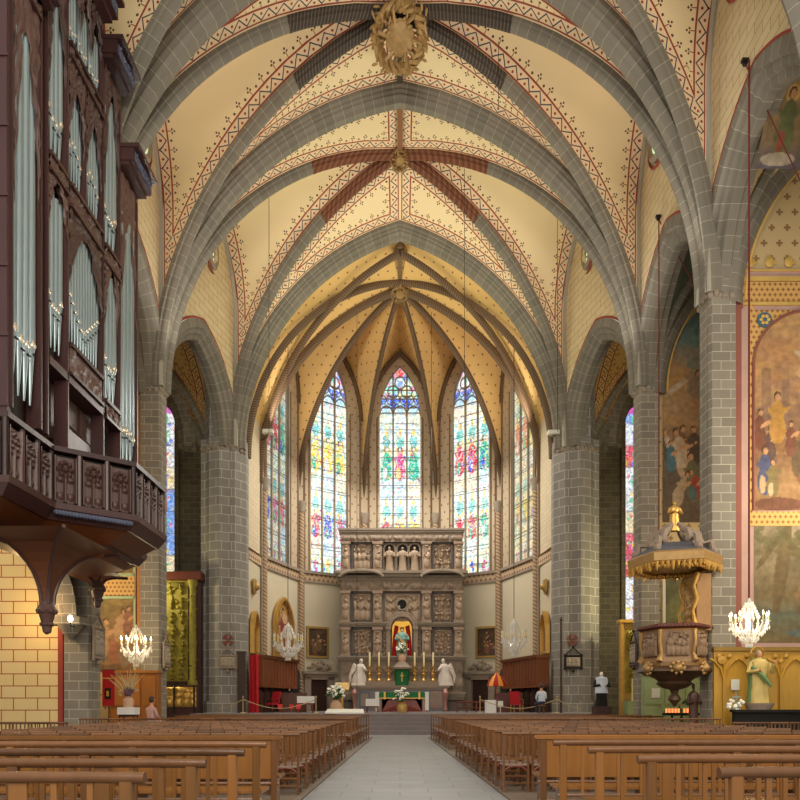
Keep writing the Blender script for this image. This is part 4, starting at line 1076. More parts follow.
# central arched niche with red drapes and the gilded back
XC = xr_(402); nz0, nz1 = zr(661), zr(619); hw = .62
m = MB()
for r, d in ((.95, .3), (.78, .38)): m.tube([(XC+r*cos(t), YR-d, nz1-.62+r*sin(t)) for t in [pi*k/16 for k in range(17)]], .11, 6)
for s in (-1, 1): m.box(XC+s*.86-.13, XC+s*.86+.13, YR-.42, YR, nz0, nz1-.62); m.box(XC+s*.86-.18, XC+s*.86+.18, YR-.48, YR, nz1-.7, nz1-.56)
m.build('niche_arch', 'stone_carved', ret)
for s in (-1, 1): relief('niche_jamb_carving', XC+s*1.08-.14, XC+s*1.08+.14, nz0, nz1-.3, YR-.1, 90+s, 1, 3, 'stone_carved', ret, .16, 12)
m = MB(); pts = [(XC+hw*cos(t), YR-.12, nz1-.62+hw*sin(t)) for t in [pi*k/14 for k in range(15)]]+[(XC-hw, YR-.12, nz0), (XC+hw, YR-.12, nz0)]
m.add(pts, [tuple(range(17))]); m.build('gilded_back', 'gold_lit', ret)
for s in (-1, 1):
    m = MB(); rows = []
    for j in range(9):
        z = nz0+(nz1-.5-nz0)*j/8; k = 1-(j/8)**3*.25; rows.append([(XC+s*(hw*k-.26*q/6), YR-.2-.05*sin(q*2.2), z+(.1*(6-q)/6 if j == 8 else 0)) for q in range(7)])
    m.grid(rows, 0, None, True, flip=(s > 0)); m.build('red_drape', 'red_cloth', ret, 'red drape')
def sm(name, *a, **k): MT[name] = plain(name, *a, **k)
vs_ = thing('virgin_statue', 'pale blue and gold crowned statue in the red-draped central niche of the retable', 'statue', (XC, YR-.42, nz0+.28))
statue(vs_, 1.75, 'statue_teal', 'marble', 'gold', 'gold', child=True)
m = MB(); m.lathe([(.3, -.28), (.3, -.2), (.2, -.15), (.24, 0)], n=10); m.build('pedestal', 'gold', vs_)
m = MB(); m.lathe([(.1, 1.68), (.14, 1.8), (.1, 1.83)], n=10); m.build('crown', 'gold', vs_)

# ---- high altar
YA = 42.2
def ax(x, D=YA): return (x-400)*D/F
alt = thing('high_altar', 'long pink and grey marble high altar in front of the carved retable', 'altar', (0, YA, .9))
m = MB(); m.box(ax(352), ax(450), 0, 1.6, 1.42, 1.56); m.box(ax(354), ax(448), .08, 1.5, 1.3, 1.42); m.build('altar_top', 'stone_plain', alt)
m = MB(); m.box(ax(356), ax(447), .2, 1.4, 0, 1.3); m.build('body', 'greymarble', alt)
for a, b, mt in ((359, 370, 'greymarble2'), (431, 442, 'pinkmarble')):
    m = MB(); m.box(ax(a), ax(b), .12, .2, .2, 1.2); m.box(ax(a)+.1, ax(b)-.1, .08, .12, .32, 1.08, 1); m.build('front_panel', [mt, 'stone_plain'], alt)
for a in (354.5, 445.5):
    m = MB(); x = ax(a); m.tube([(x, .12, 1.28), (x, -.02, 1.1), (x, .1, .7), (x, .14, .3), (x, .06, .02)], [.16, .2, .12, .11, .16], 8); m.build('scroll_bracket', 'pinkmarble', alt)
m = MB(); m.box(ax(363), ax(440), .75, 1.5, 1.56, 1.85); m.build('gradine', 'stone_carved', alt)
tb = thing('tabernacle', 'green-veiled tabernacle on the high altar, under the central niche', 'tabernacle', (ax(402), YA+.9, 2.46))
m = MB(); m.lathe([(.46, .0), (.46, .95), (.4, 1.0)], n=16, sx=1, sy=.8); 
for v in range(len(m.v)):
    x, y, z = m.v[v]; k = 1+.06*sin(atan2(y, x)*9); m.v[v] = (x*k, y*k, z)
m.build('green_veil', 'green_cloth', tb, 'green cloth veil')
m = MB(); m.lathe([(.62, 1.0), (.66, 1.12), (.5, 1.2), (.3, 1.42), (.22, 1.5)], n=14); m.build('domed_top', 'stone_plain', tb)
m = MB(); m.box(-.02, .02, -.47, -.4, .25, .8); m.box(-.12, .12, -.47, -.4, .58, .62); m.build('gold_cross', 'gold', tb)
bouquet('flower_bouquet', 'white flower bouquet on top of the green tabernacle', (ax(402), YA+.9, 3.93), .75)
for j, x in enumerate((369, 378.5, 388.5, 415, 424.5, 434)):
    side = 'organ' if x < 400 else 'pulpit'; pos = {0: 'outermost', 1: 'middle', 2: 'innermost', 3: 'innermost', 4: 'middle', 5: 'outermost'}[j]
    t = thing('candlestick', f'gold candlestick with tall candle, {pos} of three on the {side} side of the tabernacle', 'candlestick', (ax(x), YA+1.0, 2.75), group='candlesticks on the high altar')
    m = MB(); m.lathe([(.16, 0), (.19, .05), (.1, .15), (.05, .25), (.12, .38), (.14, .45), (.05, .55), (.06, .75), (.12, .8), (.14, .9), (.04, .93)], n=10)
    for q in range(3): m.ball((.15*cos(q*2.1), .15*sin(q*2.1), .04), .05, 5)
    for q in range(4): m.ball((.13*cos(q*1.57), .13*sin(q*1.57), .6), .05, 5)
    m.build('stick', 'gold', t); m = MB(); m.lathe([(.055, .93), (.055, 1.75), (.015, 1.79)], n=8); m.build('candle', 'candle', t)
for x, sd in ((358, -1), (446.5, 1)):
    t = thing('marble_angel', 'white marble kneeling angel on the %s end of the high altar' % SD[sd], 'statue', (ax(x), YA+.5, 2.46))
    m = MB(); m.box(-.42, .42, -.35, .35, 0, .14); m.build('base', 'marble', t)
    m = MB(); m.lathe([(.4, .14), (.42, .3), (.34, .6), (.24, .9), (.28, 1.15), (.2, 1.3), (.08, 1.36), (.08, 1.42)], n=14, sx=1, sy=.8)
    for v in range(len(m.v)):
        a, b, c = m.v[v]; kk = 1+.1*sin(atan2(b, a)*6+c*3); m.v[v] = (a*kk-sd*.1*c, b*kk, c)
    m.ball((-sd*.17, -.05, 1.5), .13, 8, 0, (.9, 1, 1.15)); m.tube([(-sd*.3, -.05, 1.15), (-sd*.45, -.25, .95), (-sd*.2, -.35, 1.1)], [.09, .08, .05], 6)
    m.build('figure', 'marble', t)
    m = MB()
    for q in range(6): m.tube([(sd*.1, .22, 1.15), (sd*(.3+.05*q), .3, 1.3-.14*q), (sd*(.42+.02*q), .28, 1.15-.2*q)], [.07, .1, .03], 5)
    m.build('wing', 'marble', t)

# freestanding table altar
YT = 38.4
t = thing('table_altar', 'table altar with white cloth and green gold-edged frontal before the steps', 'altar', (ax(402, YT), YT, .9)); hw = 1.42
m = MB(); m.box(-hw, hw, 0, .9, 1.02, 1.1); m.build('table_top', 'white_cloth', t)
for s in (-1, 1):
    m = MB(); m.prism([(s*1.25-.12, .1), (s*1.25+.12, .1), (s*1.25+.12, .8), (s*1.25-.12, .8)], 0, 1.02, taper=.85, c=(s*1.25, .45)); m.build('leg', 'pinkmarble', t)
m = MB(); m.add([(-1.1, .3, .05), (1.1, .3, .05), (1.1, .3, .8), (.7, .3, .8), (.5, .25, .3), (-.5, .25, .3), (-.7, .3, .8), (-1.1, .3, .8)], [(0, 1, 2, 3, 4, 5, 6, 7)]); m.box(-1.1, 1.1, .3, .6, .02, .8); m.build('red_marble_body', 'redmarble', t)
m = MB(); m.box(-1.25, 1.25, -.03, 0, .78, 1.1); m.build('green_frontal', 'green_cloth', t)
m = MB()
for x in (-.95, 0, .95): m.box(x-.05, x+.05, -.05, -.03, .7, 1.1)
m.box(-1.27, 1.27, -.045, -.03, .74, .79); m.build('gold_orphrey', 'gold', t)
for s in (-1, 1):
    m = MB(); m.box(s*1.37-.1, s*1.37+.1, -.04, .9, .1 if s > 0 else .0, 1.11); m.build('cloth_side', 'white_cloth', t)
def simple_table(name, label, cat, loc, w, d, h, cloth, legm, drop=.3, rz=0):
    t = thing(name, label, cat, loc, rz)
    m = MB(); m.box(-w/2, w/2, -d/2, d/2, h-drop, h); m.build('cloth', cloth, t)
    m = MB(); m.box(-w/2+.04, w/2-.04, -d/2+.04, d/2-.04, h-.08-drop, h-drop); m.build('apron', legm, t)
    for a in (-1, 1):
        for b_ in (-1, 1): m = MB(); m.bbox(a*(w/2-.06)-.025, a*(w/2-.06)+.025, b_*(d/2-.06)-.025, b_*(d/2-.06)+.025, 0, h-drop); m.build('leg', legm, t)
    return t
simple_table('side_stool', 'small stool under a white cloth beside the table altar', 'stool', (ax(372.5, 37), 37, .9), .7, .5, .72, 'white_cloth', 'wood_red', .38)
bouquet('flower_bouquet', 'white flower bouquet on a gold stand on the steps before the altar', (ax(402, 35.5), 35.5, .9), .8, vase='goldpaint')
bouquet('flower_bouquet', 'white flowers in a pink vase beside the golden lectern', (ax(336, 36), 36, .9), .95)
m = MB(); m.add([(-.9, 0, .55), (.9, 0, .55), (.85, .5, .72), (-.85, .5, .72)], [(0, 1, 2, 3)]); m.box(-.9, .9, .0, .5, .5, .56); 
o = m.build('white_board', 'paper', None, None, (ax(343.5, 32), 32.6,   .4)); tag(o, 'white slanting board behind the last chairs, below the golden lectern', 'board')
t = thing('wall_lectern', 'gold carved lectern stand beside the white flowers', 'lectern', (ax(342, 39), 39, .9))
m = MB(); m.lathe([(.3, 0), (.2, .12), (.07, .25), (.1, .7), (.06, .9), (.08, 1.3)], n=8); m.build('stem', 'gold', t); m = MB(); m.add([(-.4, -.2, 1.25), (.4, -.2, 1.25), (.4, .25, 1.65), (-.4, .25, 1.65), (-.4, -.17, 1.2), (.4, -.17, 1.2), (.4, .28, 1.6), (-.4, .28, 1.6)], [(0, 1, 2, 3), (7, 6, 5, 4), (0, 4, 5, 1), (1, 5, 6, 2), (2, 6, 7, 3), (3, 7, 4, 0)]); m.build('book_rest', 'goldpaint', t)

# ---- framed paintings and the side doors of the apse
def wallpt(k, f, z, d=.06):
    A, B = V[k], V[k+1]; U = (B-A).normalized(); N = Vector((U.y, -U.x, 0))
    if N.dot(Vector((0, AYC, 0))-(A+B)/2) < 0: N = -N
    return A+(B-A)*f+N*d+Vector((0, 0, z)), U, N
def framed(name, label, cat, O, U, N, W, H, cv, fm='goldpaint', fw=.14, arch=None, dep=.08):
    """O = lower left corner of the canvas"""
    t = thing(name, label, cat, O); U, N = Vector(U), Vector(N)
    cv.W, cv.H = W, H if arch is None else H
    canvas_obj('canvas', cv, U*0, U, N, 'painting', t, arch)
    m = MB(); H2 = H-(ztop(*arch) if arch else 0)
    def bar(u0, u1, z0, z1, d0=-.03, d1=dep):
        ps = [U*u+N*d+Vector((0, 0, z)) for u, d, z in ((u0, d1, z0), (u1, d1, z0), (u1, d0, z0), (u0, d0, z0), (u0, d1, z1), (u1, d1, z1), (u1, d0, z1), (u0, d0, z1))]
        m.add(ps, [(0, 3, 2, 1), (4, 5, 6, 7), (0, 1, 5, 4), (1, 2, 6, 5), (2, 3, 7, 6), (3, 0, 4, 7)])
    bar(-fw, W+fw, -fw, 0); bar(-fw, 0, 0, H2); bar(W, W+fw, 0, H2)
    if arch: sweep_arch(m, U*(W/2)+Vector((0, 0, H2)), U, N, arch[0], arch[1], [(fw, -.03), (fw, dep), (0, dep*1.2), (0, -.03)], 12)
    else: bar(-fw, W+fw, H, H+fw)
    m.build('frame', fm, t); bk = MB()
    p = [U*0-N*.03, U*W-N*.03]; bk.add([p[0], p[1], p[1]+Vector((0, 0, H2)), p[0]+Vector((0, 0, H2))], [(0, 1, 2, 3)]); bk.build('backing', 'black', t)
    return t
def dark_paint(seed, W=1, H=1.4, bg=S(44, 34, 28), cols=None, n=5, nx=40, light=(S(150, 110, 80))):
    g = random.Random(seed); cv = Canvas(W, H, nx, int(nx*H/W), bg)
    cv.grad([(0, shade(bg, 1.2)), (.6, bg), (1, shade(bg, 1.6))])
    cv.clouds([shade(bg, 1.8), shade(bg, .5), light], 14, g, 0, H, W*.25)
    for j in range(n): cv.figure(g.uniform(.12, .88)*W, g.uniform(0, .35)*H, g.uniform(.4, .6)*H, g.choice(cols or [S(130, 40, 34), S(60, 66, 90), S(120, 96, 60), S(70, 60, 44)]), lean=g.uniform(-.3, .3), arm=g.uniform(-.8, 1))
    return cv
p, U, N = wallpt(1, .09, 4.95); 
O, U, N = wallpt(1, .12, 4.45); framed('framed_painting', 'dark painting in a gilt frame beside the retable, organ side', 'painting', O, U, N, 1.35, 1.75, dark_paint(3))
O, U, N = wallpt(3, .67, 4.45); framed('framed_painting', 'dark painting in a gilt frame beside the retable, pulpit side', 'painting', O, U, N, 1.3, 1.75, dark_paint(4, light=S(150, 60, 40)))
# ---- pieces round the choir
cvm = Canvas(2.1, 3.3, 44, 70, S(120, 70, 40)).grad([(0, S(90, 50, 34)), (1, S(196, 150, 80))])
cvm.figure(1.05, .1, 2.7, S(150, 40, 36), under=S(220, 190, 130), halo=S(230, 190, 90)); cvm.figure(.6, .1, 1.7, S(190, 150, 90)); cvm.figure(1.6, .1, 1.6, S(200, 170, 120)); cvm.ell(1.3, 2.2, .35, .3, S(226, 190, 150))
O, U, N = wallpt(0, .27, 4.3, .12); framed('arched_altarpiece', 'large gilt pointed altarpiece behind the unlit chandelier on the organ side', 'painting', O, U, N, 2.1, 3.3, cvm, 'gold', .18, (1.05, 1.5), .16)
for sx in (-1, 1):
    cv = dark_paint(20+sx, 1.3, 2.1, S(150, 110, 70), None, 2, 24, S(200, 160, 110))
    O = (sx*8.0, 38.95 if sx > 0 else 37.6, 4.2); U = (0, -1 if sx > 0 else 1, 0); N = (-sx, 0, 0)
    framed('narrow_icon', 'narrow gilt pointed panel seen edge-on beside the choir pier, %s side' % SD[sx], 'painting', O, U, N, 1.3, 2.1, cv, 'gold', .13, (.65, .9), .2)
    m = MB(); m.lathe([(.05, -.45), (.3, -.25), (.36, .1), (.34, .4), (.1, .42)], n=10, sx=.3); m.ball((-sx*.1, 0, 0), .2, 8); 
    o = m.build('coat_of_arms', 'goldpaint', None, None, (sx*7.95, 38.3, 7.75)); tag(o, 'small gilt shield high on the choir wall near the pier, %s side' % SD[sx], 'shield')
    # stone doorway with carved crest
    k, f = (1, .25) if sx < 0 else (3, .74)
    O, U, N = wallpt(k, f, .9, .08); t = thing('stone_doorway', 'grey stone doorway with carved crest and wooden door, %s side of the retable' % SD[sx], 'doorway', O)
    ang = atan2(U.y, U.x); t.rotation_euler.z = ang; sgn = 1 if N.dot(Vector((sin(ang), -cos(ang), 0))) > 0 else -1
    def yb(a, b): return (min(-a*sgn, -b*sgn), max(-a*sgn, -b*sgn))
    m = MB(); 
    for s2 in (-1, 1): m.box(s2*.85-.22, s2*.85+.22, *yb(0, .35), 0, 2.2)
    m.box(-1.07, 1.07, *yb(0, .35), 2.0, 2.35); m.build('surround', 'stone_carved', t)
    m = MB(); m.box(-1.25, 1.25, *yb(0, .5), 2.35, 2.52); m.build('cornice', 'stone_plain', t)
    m = MB(); m.box(-.63, .63, *yb(.02, .12), 0, 2.0); m.box(-.5, -.05, *yb(.12, .15), .2, .9); m.box(.05, .5, *yb(.12, .15), .2, .9); m.box(-.5, -.05, *yb(.12, .15), 1.1, 1.85); m.box(.05, .5, *yb(.12, .15), 1.1, 1.85); m.build('wooden_leaf', 'wood_dark2', t)
    m = MB(); g = random.Random(3)
    for j in range(26): u = g.uniform(-.85, .85); m.ball((u, -sgn*.25, 2.55+g.uniform(0, 1)*(.75-.6*abs(u))), g.uniform(.07, .14), 6)
    m.ball((0, -sgn*.3, 2.85), .22, 8); m.build('carved_crest', 'stone_carved', t)
    # choir stall canopy
    t = thing('choir_stalls', 'panelled wooden choir stalls with dark seats below, %s side' % SD[sx], 'choir stalls', (0, 0, .9))
    a, b_ = Vector((sx*7.72, 36.6, 0)), Vector((sx*6.6, 41.3, 0)); U = (b_-a).normalized(); L = (b_-a).length; Nn = Vector((-sx*abs(U.y), U.x*0, 0)).normalized(); Nn = Vector((U.y, -U.x, 0)); Nn = Nn if Nn.x*sx < 0 else -Nn
    def sb(mb, u0, u1, d0, d1, z0, z1, mi=0, dz=0):
        ps = [a+U*u+Nn*d+Vector((0, 0, z)) for u, d, z in ((u0, d1, z0), (u1, d1, z0), (u1, d0, z0), (u0, d0, z0), (u0, d1+dz, z1), (u1, d1+dz, z1), (u1, d0, z1), (u0, d0, z1))]
        mb.add(ps, [(0, 3, 2, 1), (4, 5, 6, 7), (0, 1, 5, 4), (1, 2, 6, 5), (2, 3, 7, 6), (3, 0, 4, 7)], mi)
    m = MB(); sb(m, 0, L, -.1, .05, 0, 1.4); m.build('dark_back', 'wood_dark2', t)
    m = MB(); sb(m, 0, L, -.1, .55, 1.4, 2.9)
    for j in range(13): u = L*j/12; sb(m, max(0, u-.035), min(L, u+.035), .55, .6, 1.4, 2.9)
    m.build('back_panelling', 'wood_stall', t)
    m = MB(); sb(m, -.1, L+.1, -.1, .65, 2.85, 3.02, 0, .06); sb(m, 0, L, .0, .62, 1.32, 1.42); m.build('canopy', 'wood_stall', t)
    for j in range(7):
        u = L*j/6; m = MB(); sb(m, max(0, u-.04), min(L, u+.04), .05, .6, 0, 1.05); m.tube([a+U*u+Nn*.55+Vector((0, 0, 1.05)), a+U*u+Nn*.3+Vector((0, 0, 1.2)), a+U*u+Nn*.1+Vector((0, 0, 1.5))], .05, 5); m.build('stall_end', 'wood_dark2', t)
    m = MB(); sb(m, 0, L, .05, .5, .42, .5); m.build('seat', 'wood_dark2', t)
    # studded arched screen behind the stalls
    t = thing('arched_screen', 'dark round-topped studded screen at the far end of the choir stalls, %s side' % SD[sx], 'screen', (sx*6.25, 41.9, .9), sx*.9)
    m = MB(); pts = [(-.55, 0)]+[(-.55*cos(pi*k/12), 2.1+.55*sin(pi*k/12)) for k in range(13)]+[(.55, 0)]
    m.prism([(x, z) for x, z in pts], -.05, .05, M=Matrix(((1, 0, 0, 0), (0, 0, 1, 0), (0, 1, 0, 0), (0, 0, 0, 1)))); m.build('panel', 'slate', t)
    m = MB(); [m.ball((x*1.08, 0, z), .07, 5) for x, z in pts]; [m.ball((s2*.6, 0, z), .07, 5) for s2 in (-1, 1) for z in np.arange(.2, 2.1, .2)]; m.build('stud_border', 'stone_carved', t)
m = MB()
for j in range(8):
    a0 = j/8*2*pi
rows = [[(x*.24, .08*sin(x*7+z*.4), z) for x in np.linspace(-1, 1, 17)] for z in np.linspace(0, 3.0, 6)]
m.grid(rows, 0, None, True); m.grid([[(p[0], p[1]+.05, p[2]) for p in r] for r in rows], 0, None, True, True)
o = m.build('red_hanging', 'red_cloth', None, None, (-7.55, 36.15, .9)); tag(o, 'tall red cloth hanging at the near end of the choir stalls, organ side', 'drape')
m = MB(); m.bbox(-.2, .2, -.06, .06, 0, 3.0); m.bbox(-.24, .24, -.09, .09, 3.0, 3.12); o = m.build('wooden_upright', 'wood_dark2', None, None, (-8.05, 35.95-.4, .9)); tag(o, 'tall dark wooden board leaning beside the choir pier, organ side', 'board')
m = MB(); m.bbox(-.05, .05, -.05, .05, 0, 4.6); m.lathe([(.02, 4.6), (.08, 4.7), (.02, 4.85)], n=6); o = m.build('banner_pole', 'wood_dark2', None, None, (8.15, 35.4, .9)); tag(o, 'dark tall pole standing against the choir pier, pulpit side', 'pole')
def armchair(name, label, loc, cloth, fr, rz=0):
    t = thing(name, label, 'chair', loc, rz)
    m = MB(); m.bbox(-.27, .27, -.25, .25, .4, .5); m.build('seat', cloth, t); m = MB(); m.add([(-.27, .2, .5), (.27, .2, .5), (.27, .32, 1.1), (-.27, .32, 1.1), (-.27, .27, .5), (.27, .27, .5), (.27, .39, 1.1), (-.27, .39, 1.1)], [(0, 1, 2, 3), (7, 6, 5, 4), (0, 4, 5, 1), (1, 5, 6, 2), (2, 6, 7, 3), (3, 7, 4, 0)]); m.build('backrest', cloth, t)
    for a in (-1, 1):
        for b_ in (-1, 1): m = MB(); m.tube([(a*.25, b_*.22, 0), (a*.25, b_*.22, .45)], .025, 6); m.build('leg', fr, t)
        m = MB(); m.tube([(a*.27, -.22, .45), (a*.27, -.2, .7), (a*.27, .25, .72)], .022, 6); m.build('armrest', fr, t)
armchair('red_armchair', 'red upholstered armchair facing the altar beside the umbrella', P(517, 714.5, 36.5)[:2]+(.9,), 'red_cloth', 'goldpaint', 2.6)
armchair('red_armchair', 'red armchair in front of the choir stalls on the organ side', (-6.7, 36.7, .9), 'red_cloth', 'wood_red', -.6)
def desk(label, loc, w, h, mt='wood_stall', n=4, rz=0):
    t = thing('kneeling_desk', label, 'desk', loc, rz); m = MB(); m.box(-w/2, w/2, -.04, .04, 0, h)
    for j in range(n+1): m.box(-w/2+w*j/n-.03, -w/2+w*j/n+.03, -.07, .05, 0, h)
    m.build('front', mt, t); m = MB(); m.box(-w/2-.04, w/2+.04, -.1, .3, h, h+.05); m.build('top', mt, t)
    for s in (-1, 1): m = MB(); m.box(s*(w/2-.03)-.03, s*(w/2-.03)+.03, .04, .3, 0, h); m.build('side', mt, t)
desk('low panelled wooden desk between the stalls and the doorway, organ side', (-5.75, 38, .9), 1.3, 1.0)
desk('low dark wooden desk under the umbrella, pulpit side', (5.95, 38.2, .9), 1.4, 1.0, 'wood_red')
for j, (x, y_, D) in enumerate(((280, 706, 36), (291.5, 709, 36.4), (298.5, 713.5, 35.6))):
    m = MB(); m.box(-.12, .12, -.01, .01, -.1, .14); m.tube([(0, .02, -.3+.0), (0, .02, .0)], .015, 5)
    o = m.build('red_notice', 'red_notice', None, None, (P(x, y_, D)[0], D, 1.2)); tag(o, 'small red notice card in the organ side choir, %s of three from the pier' % ORD[j], 'sign', 'red notice cards')
simple_table('credence_table', 'small table under a white cloth in the organ side choir', 'table', (P(306, 0, 36)[0], 36, .9), .85, .5, .85, 'white_cloth', 'wood_red', .35)
m = MB(); 
t = thing('white_lectern', 'white box-shaped lectern near the umbrella, pulpit side', 'lectern', (P(490.5, 0, 35)[0], 35, .9)); m.bbox(-.27, .27, -.2, .2, 0, .65, .05); m.build('body', 'white_cloth', t); m = MB(); m.box(.36, .62, -.05, 0, .3, .6); m.tube([(.49, -.02, .0), (.49, -.02, .3)], .02, 5); m.build('sheet_holder', 'paper', t)
t = thing('ceremonial_umbrella', 'half-open red and yellow striped ceremonial umbrella in the choir', 'umbrella', P(497, 708, 38.5)[:2]+(.9,))
m = MB(); n = 12; 
for k in range(n):
    a0, a1 = 2*pi*k/n, 2*pi*(k+1)/n; prof = [(.02, 2.2), (.28, 1.95), (.52, 1.6), (.56, 1.42)]
    vs = [(r*cos(a), r*sin(a), z) for r, z in prof for a in (a0, a1)]; m.add(vs, [(2*j, 2*j+1, 2*j+3, 2*j+2) for j in range(3)], k % 2, True)
m.build('canopy', ['red_cloth', 'orange'], t); m = MB(); m.lathe([(.03, 0), (.03, 2.2), (.06, 2.28), (.01, 2.4)], n=6); m.build('pole', 'goldpaint', t); m = MB(); m.lathe([(.25, 0), (.22, .06), (.04, .1)], n=10); m.build('base', 'iron', t)
def rail(label, x0, x1, y, z0, h):
    t = thing('altar_rail', label, 'rail', (x0, y, z0)); m = MB(); m.tube([(0, 0, h), (x1-x0, 0, h)], .05, 6); m.tube([(0, 0, h*.45), (x1-x0, 0, h*.45)], .04, 6); m.build('rail', 'wood_red', t)
    for j in range(4): m = MB(); x = (x1-x0)*j/3; m.bbox(x-.04, x+.04, -.04, .04, 0, h); m.build('post', 'wood_red', t)
rail('dark wooden rail between the altar and the white lectern', P(457, 0, 37)[0], P(486, 0, 37)[0], 37, .9, .55)
for pts, lab in (([(243, 34.2), (316, 34.2)], 'organ side'), ([(480, 34.2), (557, 34.2)], 'pulpit side')):
    xs = [P(p_[0], 0, p_[1])[0] for p_ in pts]
    for j, x in enumerate(xs):
        t = thing('rope_stanchion', 'slim gold stanchion carrying the barrier rope, %s, %s' % (lab, 'beside the choir pier' if (abs(x) > 6) else 'toward the altar'), 'stanchion', (x, 34.2, .9), group='rope stanchions')
        m = MB(); m.lathe([(.16, 0), (.15, .03), (.025, .06), (.025, .75), (.045, .8), (.01, .86)], n=8); m.build('post', 'rope', t)
    m = MB(); o = min(xs)-1.5 if xs[0] < 0 else min(xs); 
    pl = [(xs[0]+(xs[1]-xs[0])*q/12, 34.2, .9+.68-.45*sin(pi*q/12)) for q in range(13)]; ox = xs[0] if xs[0] < 0 else xs[1]; e = -1.3 if xs[0] < 0 else 1.3
    m.tube(pl, .02, 5); m.tube([(ox, 34.2, 1.58), (ox+e*.5, 34.4, 1.25), (ox+e, 34.6, 1.1)], .02, 5)
    o = m.build('barrier_rope', 'rope'); tag(o, 'thin beige barrier rope sagging between stanchions, %s' % lab, 'rope')

# pier furniture
def cross_on_pier(x, y_, D, label):
    m = MB()
    for k in range(4):
        a = k*pi/2+pi/4; m.add([(0, -.02, 0)]+[(.27*cos(a+e), -.02, .27*sin(a+e)) for e in (-.42, -.15, .15, .42)], [(0, 1, 2, 3, 4)]); m.add([(0, .02, 0)]+[(.27*cos(a+e), .02, .27*sin(a+e)) for e in (-.42, -.15, .15, .42)], [(4, 3, 2, 1, 0)])
    m.tube([(.29*cos(t), 0, .29*sin(t)) for t in [2*pi*k/20 for k in range(20)]], .012, 4, 0, True)
    tag(m.build('consecration_cross', 'cross_red', None, None, P(x, y_, D)), label, 'cross')
cross_on_pier(228, 640, 35.68, 'painted consecration cross on the choir pier, organ side')
cross_on_pier(572.5, 640, 35.58, 'painted consecration cross on the choir pier, pulpit side')
def station(loc, W, H, rz, label, mt='stone_carved', seed=1, crest=True):
    t = thing('station_relief', label, 'relief', loc, rz)
    m = MB(); m.box(-W/2, W/2, -.06, 0, 0, H); m.build('backboard', mt, t)
    relief('relief_scene', -W/2+.08, W/2-.08, .08, H-.08, -.07, seed, 3, 1, 'marble_grey', t, .1, 20)
    m = MB()
    for s in (-1, 1): m.tube([(s*W/2, -.05, -.1), (s*W/2, -.05, H+.1)], .045, 6); m.tube([(-W/2-.06, -.06, H/2+s*H/2), (W/2+.06, -.06, H/2+s*H/2)], .04, 6)
    if crest: m.tube([(-W/2, -.05, H), (-W/4, -.05, H+.22), (0, -.05, H+.4), (W/4, -.05, H+.22), (W/2, -.05, H)], .035, 5); m.ball((0, -.05, H+.45), .07, 6); m.ball((0, -.05, -.15), .08, 6)
    m.build('frame', mt, t)
station(P(228, 668, 35.62), .85, .62, 0, 'framed station relief low on the choir pier, organ side', seed=31)
station(P(573, 668, 35.52), .85, .62, 0, 'dark framed station relief low on the choir pier, pulpit side', 'iron', 32)
station((-9.82, 29.3, 2.95), .7, .9, pi/2, 'framed station relief on the nave pier between the two side bays, organ side', seed=33)
station((-9.78, 22.62, 2.85), .75, .95, pi/2+.0, 'framed station relief on the nave pier beside the organ gallery', seed=34)
station((9.82, 29.3, 3.0), .7, .95, -pi/2, 'dark framed station relief on the nave pier behind the pulpit', 'wood_dark2', 35)
t = thing('priest_statue', 'small statue of a figure in white surplice and black cassock on a tall pedestal', 'statue', P(601.5, 0, 32)[:2]+(0,))
m = MB(); m.bbox(-.5, .5, -.4, .4, 0, .9, .05); m.bbox(-.38, .38, -.32, .32, .9, 1.25, .05); m.build('pedestal', 'wood_dark', t)
s_ = statue(t, 1.55, 'black', 'marble', 'marble'); s_.location.z = 1.25; s_.name = 'cassock_figure'
m = MB(); m.lathe([(.31, .6), (.27, .8), (.3, 1.15), (.26, 1.3), (.1, 1.36)], (0, 0, 1.25), 14, 0, 1, .78); m.build('surplice', 'bluecloth', t, 'white surplice')

# ---- pulpit
PX, PY = 8.86, 22.6
pu = thing('pulpit', 'carved wooden pulpit on the nave pier with gilded canopy above', 'pulpit', (PX, PY, 0))
n = 6; a0 = -pi/2+.25
def hexpts(r): return [(r*cos(a0+2*pi*k/n), r*sin(a0+2*pi*k/n)) for k in range(n)]
m = MB(); m.lathe([(.98, 2.55), (1.0, 2.7), (.92, 2.95), (.96, 3.3), (1.0, 3.65), (1.02, 3.72)], (0, 0, 0), 6, 0, a0=a0, smooth=False); m.build('body', 'wood_carved2', pu)
for k in range(n):
    p0, p1 = Vector((*hexpts(1.0)[k], 0)), Vector((*hexpts(1.0)[(k+1) % n], 0)); U = (p1-p0).normalized(); Nn = Vector((U.y, -U.x, 0)); mid = (p0+p1)/2
    if Nn.dot(mid) < 0: Nn = -Nn
    if mid.x > .75: continue
    L = (p1-p0).length
    cv = relief_canvas(L-.3, .78, 60+k, 5, 1, 44); canvas_obj('carved_panel', cv, p0+U*.15+Nn*.0+Vector((0, 0, 2.87)), U, Nn, 'panel_brown', pu, None, .11)
    m = MB(); q = p0*1.03; m.tube([(q.x*.98, q.y*.98, 3.7), (q.x, q.y, 3.3), (q.x*.9, q.y*.9, 2.95), (q.x*1.04, q.y*1.04, 2.7)], [.07, .06, .07, .1], 6); m.build('corner_scroll', 'goldwood', pu)
    m = MB(); m.ball((mid.x*1.12, mid.y*1.12, 2.5), .17, 8, 0, (1, 1, .8)); [m.ball((mid.x*1.1+.2*cos(t)*U.x, mid.y*1.1+.2*cos(t)*U.y, 2.5+.17*sin(t)), .06, 5) for t in np.linspace(0, 6, 9)]; m.build('carved_rosette', 'goldwood', pu)
